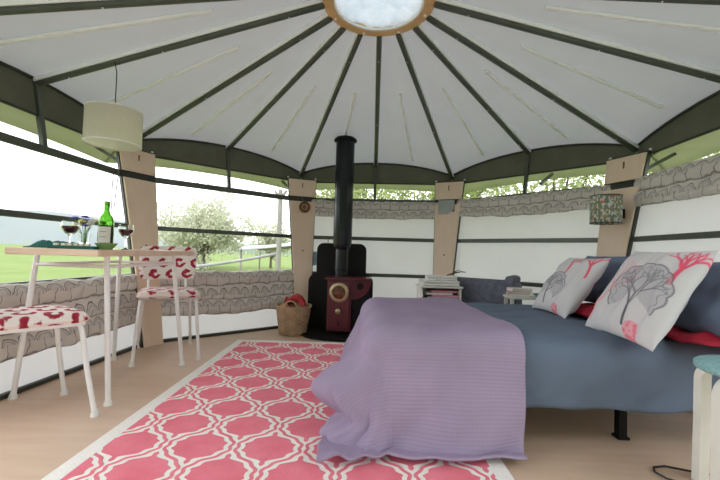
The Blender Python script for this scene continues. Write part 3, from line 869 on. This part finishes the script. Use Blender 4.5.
# flowers
vs = empty('flower_vase', (-1.515, 2.08, TZ), label='small clear vase of white, yellow and violet wild flowers behind the wine glass', cat='vase')
b = MB(); b.lathe([(.001, 0), (.026, 0), (.028, .003), (.024, .04), (.030, .085), (.0285, .085), (.0225, .04), (.026, .005), (.001, .004)], seg=28); b.build('vase', M['glass'], vs, smooth=True)
rnd = random.Random(5); M['stem'] = vary('fresh_green_stem', (120, 170, 70), .6)
M['violet'] = vary('violet_petal', (108, 96, 190), .7); M['yellow'] = vary('cream_yellow_petal', (236, 230, 150), .7); M['whitep'] = vary('white_petal', (240, 240, 236), .7)
for k in range(11):
    a = rnd.uniform(0, 2 * PI); sp = rnd.uniform(.02, .055); hh = rnd.uniform(.11, .175); tip = Vector((sp * math.cos(a), sp * math.sin(a), hh))
    b = MB(); b.tube([(0.008 * math.cos(a), .008 * math.sin(a), .01), (.012 * math.cos(a), .012 * math.sin(a), .08), tip], .0015, 6); sm = b.build('stem', M['stem'], vs, smooth=True)
    b = MB()
    for q in range(6):
        an = q * PI / 3; c = tip + Vector((math.cos(an) * .009, math.sin(an) * .009, rnd.uniform(0, .006))); b.sphere(c, .011, 8, (1, 1, .5))
    b.sphere(tip + Vector((0, 0, .004)), .005, 8)
    b.build('blossom', M[('violet', 'yellow', 'whitep')[k % 3]], sm, smooth=True)
# teal napkin heap and tile tray
b = MB()
def heap(u, v):
    x, y = (u - .5) * .22, (v - .5) * .15; e = max(0, 1 - (2 * u - 1) ** 4) * max(0, 1 - (2 * v - 1) ** 4)
    return Vector((x, y, .003 + e * (.024 + .022 * noise.noise(Vector((u * 4, v * 3, 2))) + .010 * noise.noise(Vector((u * 11, v * 8, 1))))))
b.grid(heap, 50, 36); tag(b.build('cloth_napkin', M['teal'], smooth=True, thick=.004, loc=(-1.49, 1.875, TZ)), 'crumpled dark teal cloth lying on the left of the table', 'cloth')
tr_ = empty('tile_tray', (-1.35, 1.79, TZ), .1, label='low dark teal tray in front of the wine glass, holding cream tiles', cat='tray')
b = MB(); b.box((0, 0, .004), (.20, .05, .008), bev=.002); b.build('tray_base', M['teal'], tr_)
b = MB()
for y in (-.024, .024): b.box((0, y, .008), (.20, .004, .014), bev=.001)
for x in (-.098, .098): b.box((x, 0, .008), (.004, .05, .014), bev=.001)
b.build('tray_rim', M['teal'], tr_)
til = None
for k, x in enumerate((-.078, -.045, -.020, .010, .035, .060)):
    if til is None:
        b = MB(); b.box((0, 0, .007), (.021, .012, .018), bev=.0015); til = b.build('game_tile', M['cream']); o = til
    else: o = til.copy(); C.objects.link(o)
    o.location = (-1.35 + x, 1.79 + x * .1, TZ + .008 + .002); tag(o, ('leftmost', 'second from left', 'third from left', 'third from right', 'second from right', 'rightmost')[k] + ' of the cream tiles standing in the teal tray', 'tile', 'cream tiles in the teal tray')

# blind cord
b = MB(); p = bayp(-90, .70, H3, -.02)
b.tube([p, p + Vector((.01, -.02, -.16)), p + Vector((.02, -.03, -.30)), p + Vector((.032, -.02, -.315)), p + Vector((.028, 0, -.16)), p + Vector((.022, .03, 0))], .0038, 6)
tag(b.build('blind_cord', M['cord'], smooth=True), 'thin looped blind cord hanging beside the left plywood post above the bottle', 'cord')

# ------------------------------------------------------------------ pendant lamp
pl = empty('pendant_lamp', (-1.53, 2.30, 1.385), label='cream linen drum pendant lampshade hanging from a roof rafter', cat='lamp')
b = MB(); b.lathe([(.152, 0), (.153, .002), (.153, .213), (.152, .215)], seg=56); b.build('lamp_shade', M['shade'], pl, smooth=True)
b = MB(); b.lathe([(.152, .0), (.1545, .0), (.1545, .008), (.152, .008)], seg=56); b.build('shade_trim', M['linen_white'], pl, smooth=True)
b = MB(); b.lathe([(.152, .207), (.1545, .207), (.1545, .215), (.152, .215)], seg=56); b.build('shade_trim', M['linen_white'], pl, smooth=True)
b = MB()
for k in range(3): a = k * 2 * PI / 3; b.tube([(.150 * math.cos(a), .150 * math.sin(a), .200), (.02 * math.cos(a), .02 * math.sin(a), .200)], .002, 6)
b.lathe([(.016, .205), (.020, .208), (.020, .17), (.016, .17)], seg=16); b.build('spider', M['white_metal'], pl, smooth=True)
b = MB(); b.lathe([(.012, .18), (.014, .165), (.028, .14), (.030, .12), (.020, .095), (.001, .088)], seg=20); b.build('bulb', M['white_plastic'], pl, smooth=True)
b = MB(); b.tube([(0, 0, .17), (.0, 0, .45), (-.003, -.02, .515)], .003, 8); b.build('cord', M['cable'], pl)

# ------------------------------------------------------------------ stove
sv = empty('wood_stove', (-.085, 3.66, 0), label='small maroon enamel wood stove with brass porthole door', cat='stove')
def hexprism(b, pts, z0, z1):
    n = len(pts); b.poly([(x, y, z0) for x, y in pts] + [(x, y, z1) for x, y in pts], [tuple(range(n))[::-1], tuple(range(n, 2 * n))] + [(k, (k + 1) % n, n + (k + 1) % n, n + k) for k in range(n)])
b = MB(); hexprism(b, [(-.205, -.13), (.02, -.16), (.02, .13), (-.205, .13)], .045, .52); b.build('firebox', M['maroon'], sv)
b = MB(); b.box((-.0925, -.158, .285), (.20, .012, .44), Matrix.Rotation(-.132, 3, 'Z'), bev=.004); dr = b.build('door', M['maroon'], sv)
Rf = Matrix.Rotation(PI / 2, 4, 'X')
def disc(b, prof, c, tilt=-.132, seg=32):
    q = MB(); q.lathe(prof, seg=seg); bmesh.ops.transform(q.bm, matrix=Matrix.Translation(c) @ Matrix.Rotation(tilt, 4, 'Z') @ Rf, verts=q.bm.verts)
    me = bpy.data.meshes.new('t'); q.bm.to_mesh(me); q.bm.free(); b.bm.from_mesh(me); bpy.data.meshes.remove(me)
b = MB(); disc(b, [(.062, 0), (.062, .014), (.082, .014), (.090, .008), (.090, 0)], (-.0925, -.164, .405)); b.build('porthole_ring', M['brass'], dr, smooth=True)
b = MB(); disc(b, [(.001, .008), (.045, .007), (.063, .003)], (-.0925, -.164, .405)); b.build('porthole_glass', M['amber'], dr, smooth=True)
b = MB(); disc(b, [(.012, 0), (.012, .02), (.026, .024), (.026, .034), (.020, .040), (.001, .042)], (-.0925, -.164, .235)); b.build('air_knob', M['brass'], dr, smooth=True)
b = MB(); b.tube([(-.10, -.17, .14), (-.093, -.178, .125), (-.088, -.175, .10)], .004, 6); b.build('latch', M['black'], dr, smooth=True)
b = MB(); b.box((-.01, -.01, .530), (.43, .34, .018), bev=.003); b.build('top_plate', M['maroon'], sv)
b = MB()  # side bracket: quarter disc with a round hole, right of the door
N = 20; cx0, cz0, R0, hr, hx, hz = .02, .52, .185, .032, .10, .455
outer = [(cx0, cz0), (cx0, cz0 - R0)] + [(cx0 + R0 * math.sin(t * PI / 2 / N), cz0 - R0 * math.cos(t * PI / 2 / N)) for t in range(1, N + 1)]
b.prism(outer, .012, Matrix.Translation((0, -.12, 0))); b.build('side_bracket', M['maroon'], sv)
b = MB(); disc(b, [(.001, .001), (.03, .001), (.032, 0)], (.10, -.1265, .462), 0); b.build('bracket_hole', M['black'], sv)
b = MB(); b.box((.11, .0, .27), (.17, .22, .46)); b.build('side_chamber', M['black'], sv)
for x, y in ((-.17, -.10), (-.17, .1), (.15, -.08), (.15, .1)):
    b = MB(); b.tube([(x, y, .05), (x, y, .022)], .012, 8); b.build('foot', M['black'], sv)
fl = empty('stove_flue', (-.172, 3.715, 0), label='tall black stovepipe rising from the stove through the roof', cat='stovepipe')
b = MB(); b.lathe([(.066, .5395), (.066, .86)], seg=32, cap0=True); b.lathe([(.070, .60), (.072, .605), (.070, .61)], seg=32); b.build('lower_pipe', M['flue'], fl, smooth=True)
b = MB(); b.lathe([(.066, .80), (.088, .83), (.092, .85), (.092, 1.87), (.092, 1.905)], seg=36, cap1=True); b.build('insulated_pipe', M['flue'], fl, smooth=True)
b = MB(); b.lathe([(.092, 1.868), (.112, 1.870), (.114, 1.878), (.110, 1.890), (.092, 1.894)], seg=36); b.build('collar', M['black'], fl, smooth=True)
hs = empty('heat_shield', (-.145, 3.875, 0), label='black heat shield with rounded top standing behind the stove', cat='heat shield')
def rrect(x0, x1, z0, z1, r, n=6):
    P = [(x0, z0), (x1, z0)]
    P += [(x1 - r + r * math.cos(t * PI / 2 / n), z1 - r + r * math.sin(t * PI / 2 / n)) for t in range(n + 1)]
    P += [(x0 + r - r * math.sin(t * PI / 2 / n), z1 - r + r * math.cos(t * PI / 2 / n)) for t in range(n + 1)]
    return P
b = MB(); b.prism(rrect(-.29, .215, .30, .865, .07), .014, Matrix.Translation((0, 0, 0))); b.build('upper_panel', M['black'], hs)
b = MB(); b.prism(rrect(-.365, .29, .018, .56, .09), .014, Matrix.Translation((0, -.02, 0))); b.build('lower_panel', M['black'], hs)
b = MB(); b.tube([(-.18, -.01, .86), (-.18, -.012, .91)], .004, 6); b.build('hook', M['steel_dark'], hs)
b = MB()
P = [(-.40, .36), (-.40, .06)] + [(-.0 + .40 * math.cos(PI + t * PI / 14), .06 + .26 * math.sin(PI + t * PI / 14)) for t in range(1, 14)] + [(.40, .06), (.40, .36)]
hexprism(b, P, 0, .018); o = b.build('hearth_tray', M['black'], loc=(-.12, 3.49, 0)); tag(o, 'flat black hearth tray with a curved front under the stove', 'hearth')

# ------------------------------------------------------------------ basket
bk = empty('log_basket', (-.603, 3.57, 0), label='willow basket of logs with looped handles beside the stove', cat='basket')
def weave(u, v):
    r = .120 + .040 * v; a = 2 * PI * u; w = .004 * math.sin(a * 14) * (1 if int(v * 16) % 2 else -1)
    return Vector(((r + w) * math.cos(a), (r + w) * math.sin(a), .005 + .255 * v + .002 * math.sin(a * 28)))
b = MB(); b.grid(weave, 112, 32, closed_u=True); b.build('woven_side', M['wicker'], bk, smooth=True, thick=.006)
b = MB(); b.lathe([(.001, .004), (.118, .004)], seg=32); b.build('basket_bottom', M['wicker'], bk, thick=.006)
b = MB()
for q in range(3): b.tube([Vector(((.160 + .006 * math.cos(a * 12 + q * 2.1)) * math.cos(a), (.160 + .006 * math.cos(a * 12 + q * 2.1)) * math.sin(a), .262 + .006 * math.sin(a * 12 + q * 2.1))) for a in [2 * PI * i / 96 for i in range(96)]], .0055, 6, closed=True)
b.build('rim', M['wicker'], bk, smooth=True)
for y in (-.158, .158):
    b = MB()
    for q in (0, 1): b.tube([Vector((.055 * math.cos(t) + .003 * math.cos(t * 9 + q * PI), y, .262 + .060 * math.sin(t))) for t in [PI * i / 24 for i in range(25)]], .006, 6)
    b.build('handle', M['wicker'], bk, smooth=True)
rnd = random.Random(2); lg0 = None
for k, (x, y, z, rz, ry) in enumerate(((-.05, .03, .16, .3, .5), (.05, -.05, .17, 1.2, .7), (0, .07, .19, 2.1, .4), (-.04, -.07, .19, 2.7, .6))):
    if lg0 is None:
        b = MB(); hexprism(b, [(.035, 0), (.02, .03), (-.02, .034), (-.036, 0), (-.016, -.03), (.024, -.026)], -.09, .09); lg0 = b.build('split_log', M['log']); o = lg0
    else: o = lg0.copy(); C.objects.link(o)
    o.location = (-.603 + x, 3.57 + y, z + .02); o.rotation_euler = (0, ry, rz); tag(o, 'split log in the willow basket, ' + ('leaning on its left side', 'nearest its front right', 'at its back under the gloves', 'at its front left corner')[k], 'log', 'logs in the basket')
b = MB()
def glove(u, v):
    a = 2 * PI * v; w = .055 + .012 * math.sin(u * 5)
    c = Vector((-.09 + .18 * u, 0, .05 * math.sin(PI * u) + .0))
    k = (1 - abs(2 * u - 1) ** 6) ** .5
    return c + Vector((0, math.cos(a) * w * k * .9, math.sin(a) * .038 * k + .01 * noise.noise(Vector((u * 5, v * 5, 0)))))
b.grid(glove, 28, 24); bmesh.ops.remove_doubles(b.bm, verts=b.bm.verts, dist=.001)
gl = empty('fire_glove', (-.575, 3.56, .285), -.3, label='red suede fire gloves lying on top of the basket', cat='gloves')
b.build('palm', M['leather'], gl, smooth=True)
b = MB(); b.tube([(.07, -.04, .02), (.10, -.06, .0), (.105, -.075, -.03)], [.022, .02, .012], 12); b.build('thumb', M['leather'], gl, smooth=True)
b = MB(); b.lathe([(.036, -.002), (.046, .03), (.044, .032), (.034, 0)], (0, 0, 0), 20)
bmesh.ops.transform(b.bm, matrix=Matrix.Translation((-.075, 0, .01)) @ Matrix.Rotation(-PI / 2, 4, 'Y'), verts=b.bm.verts); b.build('cuff', M['leather'], gl, smooth=True)

# ------------------------------------------------------------------ beyond the bed
cb = empty('bedside_cabinet', (.69, 3.28, 0), label='open white bedside cabinet of magazines behind the bed, below the right-hand plywood post', cat='cabinet')
b = MB()
for x in (-.16, .16): b.box((x, 0, .25), (.014, .24, .50), bev=.002)
b.box((0, .113, .26), (.306, .014, .46)); b.build('carcass', M['white_paint'], cb)
b = MB(); b.box((0, 0, .507), (.36, .26, .014), bev=.003); b.build('cabinet_top', M['white_paint'], cb)
for z in (.06, .395): b = MB(); b.box((0, -.004, z), (.306, .22, .012)); b.build('shelf', M['white_paint'], cb)
for k, (mt, z, x) in enumerate((('paper_white', .411, .0), ('paper_pink', .430, .03), ('paper_white', .449, -.02), ('paper_pink', .468, .02))):
    b = MB(); b.box((0, 0, 0), (.22, .18, .017), bev=.002)
    o = b.build('magazine', M[mt], loc=(.70 + x, 3.28, z)); o.rotation_euler = (0, 0, .05 * (k - 1.5)); tag(o, ('pink' if mt == 'paper_pink' else 'white') + ' covered magazine, ' + ('lowest', 'second from bottom', 'second from top', 'topmost')[k] + ' of the pile in the white cabinet', 'magazine', 'magazines in the cabinet')
def towel(name, loc, rz, w, d, t, mat, label, group, seed=0):
    tw = empty(name, loc, rz, label=label, cat='towel', group=group)
    for k in range(2):
        b = MB()
        def f(u, v, k=k):
            a = 2 * PI * v; e = 3.0
            ca, sa = math.cos(a), math.sin(a); y = (abs(ca) ** (2 / e)) * (1 if ca > 0 else -1) * d / 2; z = (abs(sa) ** .7) * (1 if sa > 0 else -1) * t / 4
            return Vector(((u - .5) * w, y, t / 4 + k * t / 2 + z + .004 * noise.noise(Vector((u * 6 + seed, v * 3, k)))))
        b.grid(f, 16, 28); b.bm.verts.ensure_lookup_table()
        b.build('fold', mat, tw, smooth=True, thick=.003)
    return tw
towel('folded_towel', (.69, 3.29, .515), .05, .30, .22, .045, M['linen_white'], 'folded white towel directly on the white cabinet top', 'folded white towels')
towel('folded_towel', (.71, 3.30, .561), -.08, .25, .20, .036, M['linen_white'], 'folded white towel, topmost on the white cabinet', 'folded white towels', 2)
b = MB(); b.tube([(0, 0, 0), (.06, .01, .02), (.12, .0, .035), (.16, .0, .03)], [.005, .006, .005, .003], 8); b.tube([(.05, .01, .016), (.07, 0, .036), (.11, 0, .05)], [.005, .004, .002], 8)
tag(b.build('twig', M['bark'], smooth=True, loc=(.76, 3.27, .603)), 'small dark forked twig lying on the folded white towels', 'twig')
pf = empty('grey_pouf', (1.10, 3.30, 0), -math.radians(38), label='charcoal grey upholstered pouf with a rolled edge behind the bed', cat='pouf')
b = MB(); b.box((0, 0, .305), (.58, .22, .55), bev=.06, seg=5); b.build('pouf_body', M['felt'], pf, smooth=True)
b = MB(); b.tube([(.23, -.11, .59), (.235, 0, .595), (.23, .11, .59)], .032, 16); b.build('bolster', M['felt'], pf, smooth=True)
for x, y in ((-.24, -.07), (.24, -.07), (-.24, .07), (.24, .07)):
    b = MB(); b.tube([(x, y, .03), (x, y, 0)], .018, 10); b.build('foot', M['black'], pf)
ct = empty('side_table', (1.32, 2.94, 0), -.1, label='small white side table of books between the pouf and the farther cushion', cat='table')
b = MB(); b.box((0, 0, .468), (.34, .20, .018), bev=.004); b.build('table_top', M['white_paint'], ct)
for x in (-.15, .15):
    for y in (-.08, .08): b = MB(); b.bar((x, y, .459), (x, y, 0), .024, .024, up=(1, 0, 0)); b.build('leg', M['white_paint'], ct)
M['book_teal'] = vary('teal_book_cover', (110, 150, 150), .6); M['book_pale'] = vary('pale_green_book_cover', (190, 200, 180), .6)
for k, (mt, z, x, t, lb) in enumerate((('book_pale', .477, -.085, .020, 'pale green covered book, bottom of the pile on the small side table'), ('paper_pink', .498, -.075, .016, 'pink covered book, middle of the pile on the small side table'), ('paper_white', .515, -.07, .022, 'white covered book, top of the pile on the small side table'))):
    bo = empty('book', (1.32 + x, 2.94 + .01, z), -.1 + .12 * (k - 1), label=lb, cat='book', group='books on the small side table')
    b = MB(); b.box((0, 0, t / 2), (.148, .108, t - .005)); b.build('pages', M['paper_white'], bo)
    b = MB(); b.box((0, 0, .001), (.155, .115, .002)); b.box((0, 0, t - .001), (.155, .115, .002)); b.box((-.077, 0, t / 2), (.002, .115, t)); b.build('cover', M[mt], bo)
b = MB(); b.lathe([(.001, 0), (.05, 0), (.072, .014), (.085, .022), (.083, .025), (.068, .017), (.048, .006), (.001, .005)], seg=36, sq=(1, .75))
tag(b.build('oval_dish', M['mint'], smooth=True, loc=(1.42, 2.915, .477)), 'shallow mint green dish on the small side table beside the books', 'dish')

# ------------------------------------------------------------------ wall pieces
def at_post(a, h, inn, su=0):
    t = math.radians(a) + PHI; n = Vector((math.sin(t), math.cos(t), 0)); u = Vector((math.cos(t), -math.sin(t), 0))
    return Vector((CX, CY, h)) + n * (RR(h) - inn) + u * su, n, u
p, n, u = at_post(22.5, 1.28, .115, -.01)
gp = empty('wall_plaque', tuple(p), math.atan2(u.y, u.x), label='pale grey square plaque on the plywood post right of the stove', cat='plaque')
b = MB(); b.prism([(-.085, .085), (-.085, -.07), (-.03, -.08), (.03, -.06), (.07, -.03), (.088, 0), (.085, .085)], .008, Matrix.Identity(4)); b.build('plate', M['grey_slate'], gp)
b = MB(); b.prism([(-.02, -.075), (.082, -.078), (.086, -.01), (.05, -.045)], .012, Matrix.Translation((0, .008, 0))); b.build('corner_shadow', M['steel_dark'], gp)  # dark wedge paints the shadow on the plaque's lower corner
p, n, u = at_post(-22.5, 1.255, .125, .015)
tw = empty('twig_ring', tuple(p), math.atan2(u.y, u.x), label='small ring of twisted brown twigs hanging on the post left of the stove', cat='wreath')
for q in range(4):
    b = MB(); b.tube([Vector(((.048 + .010 * math.sin(t * 5 + q * 1.6)) * math.cos(t), -.012 + .010 * math.cos(t * 5 + q * 1.6), (.048 + .010 * math.sin(t * 5 + q * 1.6)) * math.sin(t))) for t in [2 * PI * i / 60 for i in range(60)]], .006, 6, closed=True); b.build('strand', M['twig'], tw, smooth=True)
b = MB(); b.sphere((0, -.01, 0), .022, 12, (1, .6, 1)); b.build('knot', M['twig'], tw, smooth=True)
b = MB(); b.tube([(0, 0, .05), (-.02, .012, .08), (-.03, .012, .11)], .003, 6); b.build('hanging_loop', M['cord'], tw)
t = math.radians(67.5) + PHI
p = Vector((1.785, 2.75, 1.14))
lp = empty('wall_lamp', tuple(p), -t, label='wall lamp with woodland print drum shade on the plywood post above the bed', cat='lamp')
b = MB(); b.lathe([(.1, -.1), (.1, .1)], seg=48); b.build('lamp_shade', M['woodland'], lp, smooth=True, thick=.003)
b = MB(); b.lathe([(.1015, -.102), (.103, -.102), (.103, -.097), (.1015, -.097)], seg=48); b.build('shade_trim', M['steel_dark'], lp, smooth=True)
b = MB(); b.lathe([(.1015, .097), (.103, .097), (.103, .102), (.1015, .102)], seg=48); b.build('shade_trim', M['steel_dark'], lp, smooth=True)
b = MB(); b.tube([(0, .152, -.02), (0, .08, -.03), (0, 0, -.03), (0, 0, .0)], .006, 8); b.box((0, .158, -.02), (.05, .012, .07), bev=.003)
for k in range(3): a = k * 2 * PI / 3; b.tube([(0, 0, .085), (.1 * math.cos(a), .1 * math.sin(a), .085)], .002, 6)
b.tube([(0, 0, -.0), (0, 0, .085)], .004, 6); b.build('bracket', M['black'], lp, smooth=True)
b = MB(); b.lathe([(.012, .0), (.028, .03), (.030, .045), (.018, .07), (.001, .076)], seg=18); b.build('bulb', M['white_plastic'], lp, smooth=True)
p = bayp(0, -.80, .70, -.004)
tag(MB().box(tuple(p), (.075, .006, .15), Matrix.Rotation(-PHI, 3, 'Z'), bev=.002).build('hanging_card', M['pale_blue']), 'pale blue card fixed to the cream wall between post and heat shield', 'card')
# lamp cable on the floor by the stool
b = MB(); b.tube([(1.10, 1.41, .006), (1.12, 1.44, .006), (1.17, 1.45, .006), (1.24, 1.42, .006), (1.30, 1.40, .006), (1.40, 1.42, .006), (1.52, 1.45, .006)] , .0035, 8)
b.tube([(1.10, 1.41, .006), (1.11, 1.37, .006), (1.14, 1.345, .006), (1.15, 1.335, .006)], .0035, 8)
tag(b.build('lamp_cable', M['cable'], smooth=True), 'thin black cable curled on the floor behind the stool leg', 'cable')

# ------------------------------------------------------------------ outdoors
def tree(loc, h, rw, trunk_h, mat, n, leaf, seed, label, name='leafy_tree', rz=1.0, lean=0, group=None, cat='tree'):
    t = empty(name, loc, label=label, cat=cat, group=group); rnd = random.Random(seed)
    b = MB(); b.tube([(0, 0, -.05), (lean * .3, 0, trunk_h * .6), (lean, 0, trunk_h + (h - trunk_h) * .55)], [h * .022 + .03, h * .018 + .02, .02], 8)
    b.build('trunk', M['bark'], t, smooth=True)
    tips = []; b = MB()
    for k in range(12):
        a = rnd.uniform(0, 2 * PI); el = rnd.uniform(.2, 1.2); L = rw * rnd.uniform(.6, .95); z0 = trunk_h * rnd.uniform(.7, 1.2)
        e = Vector((lean + L * math.cos(a) * math.cos(el), L * math.sin(a) * math.cos(el), z0 + (h - z0) * (.3 + .6 * math.sin(el) * rnd.random())))
        s0 = Vector((lean * .5, 0, z0)); mid = s0.lerp(e, .5) + Vector((0, 0, .1 * L)); b.tube([s0, mid, e], [.02 + h * .006, .014 + h * .003, .006], 6)
        tips += [mid, e, mid.lerp(e, .5)]
    b.build('branches', M['bark'], t, smooth=True)
    b = MB(); verts = []; faces = []
    cz = trunk_h * .8 + (h - trunk_h * .8) / 2; hz = (h - trunk_h * .8) / 2
    cl = [(Vector((lean + rnd.gauss(0, .42) * rw, rnd.gauss(0, .42) * rw, cz + rnd.gauss(0, .42) * hz * rz)), rw * rnd.uniform(.16, .32)) for _ in range(46)] + [(q, rw * .2) for q in tips]
    for k in range(n):
        c, r = cl[rnd.randrange(len(cl))]
        p = c + Vector((rnd.gauss(0, 1), rnd.gauss(0, 1), rnd.gauss(0, .8))) * r * .6
        if p.z < .05: continue
        d1 = Vector((rnd.gauss(0, 1), rnd.gauss(0, 1), rnd.gauss(0, 1))).normalized(); d2 = d1.orthogonal().normalized()
        s_ = leaf * rnd.uniform(.6, 1.3); o = len(verts)
        verts += [p - d1 * s_, p + d2 * s_ * .45, p + d1 * s_, p - d2 * s_ * .45]; faces.append((o, o + 1, o + 2, o + 3))
    me = bpy.data.meshes.new('foliage'); me.from_pydata([tuple(v) for v in verts], [], faces); me.materials.append(M[mat].m)
    o = bpy.data.objects.new('foliage', me); C.objects.link(o); o.parent = t
    b.bm.free(); return t
tree((-8.2, 20, -.35), 3.9, 2.5, .8, 'leaf_blossom', 9000, .10, 1, 'pale blossoming bushy tree in the meadow seen right of the left post', 'blossom_tree')
tree((-9.9, 23, -.35), 3.2, 2.2, .6, 'leaf_blossom', 6000, .11, 2, 'lower pale bush beside the blossoming tree in the meadow', 'blossom_tree')
tree((-5.6, 24, -.35), 3.0, 1.6, .7, 'leaf_blossom', 2400, .11, 3, 'thin pale bush in the meadow left of the timber pole', 'blossom_tree')
for k, (x, y, h, r) in enumerate(((-.1, 11.5, 5.8, 1.9), (1.8, 9.2, 5.0, 2.0), (4.6, 9.0, 5.4, 2.3), (7.2, 7.0, 5.2, 2.2), (8.2, 4.2, 5.0, 1.9))):
    tree((x, y, -.35), h, r, .9, 'leaf_lime', 6000, .075, 20 + k, ['lime green tree seen over the blind behind the stovepipe', 'lime green tree seen over the blind left of the grey plaque', 'lime green tree seen over the blind between plaque and woodland lamp', 'lime green tree seen beside the top of the woodland lamp post', 'lime green tree seen over the rightmost blind'][k], group='spring trees behind the yurt')
b = MB(); b.tube([(0, 0, -.05), (.01, 0, 1.2), (0, 0, 2.45)], [.06, .055, .05], 12); b.tube([(0, 0, 2.25), (-.12, 0, 2.42)], .03, 8); b.tube([(0, 0, 2.25), (.14, 0, 2.44)], .03, 8)
tag(b.build('timber_pole', M['weathered'], smooth=True, loc=(-1.76, 8.2, -.35)), 'upright weathered timber pole outside the window left of the stove', 'pole')
cn = empty('sailcloth_canopy', (-2.3, 10.5, -.35), label='low pale canvas canopy outside the window behind the timber pole', cat='canopy')
b = MB(); b.grid(lambda u, v: Vector((-.75 + 1.9 * u, -1 + 2 * v, 1.12 + .22 * u ** 1.4 + .12 * (1 - (2 * v - 1) ** 2))), 20, 12); b.build('canopy_cloth', M['sail'], cn, smooth=True, thick=.01)
for x, y in ((-.7, -.9), (1.1, -.9), (-.7, .9), (1.1, .9)):
    b = MB(); b.tube([(x, y, 0), (x, y, 1.16 + .2 * (x > 0))], .025, 8); b.build('canopy_leg', M['weathered'], cn)
b = MB()
for i in range(19): x = -.7 + i * .1; b.tube([(x, -1, 1.12), (x, -1, .98)], .008, 5)
b.build('fringe', M['sail'], cn)
b = MB(); b.tube([Vector((-4.1 + 2.3 * t, 7.2 + 1.2 * t, .33 + .02 * t + .36 * t ** 1.6 - .0)) for t in [i / 12 for i in range(13)]], .032, 8)
tag(b.build('garden_rail', M['sail'], smooth=True), 'long pale curved rail sloping down across the meadow outside the window', 'rail')
for i, t in enumerate((.0, .5, 1.0)): pass
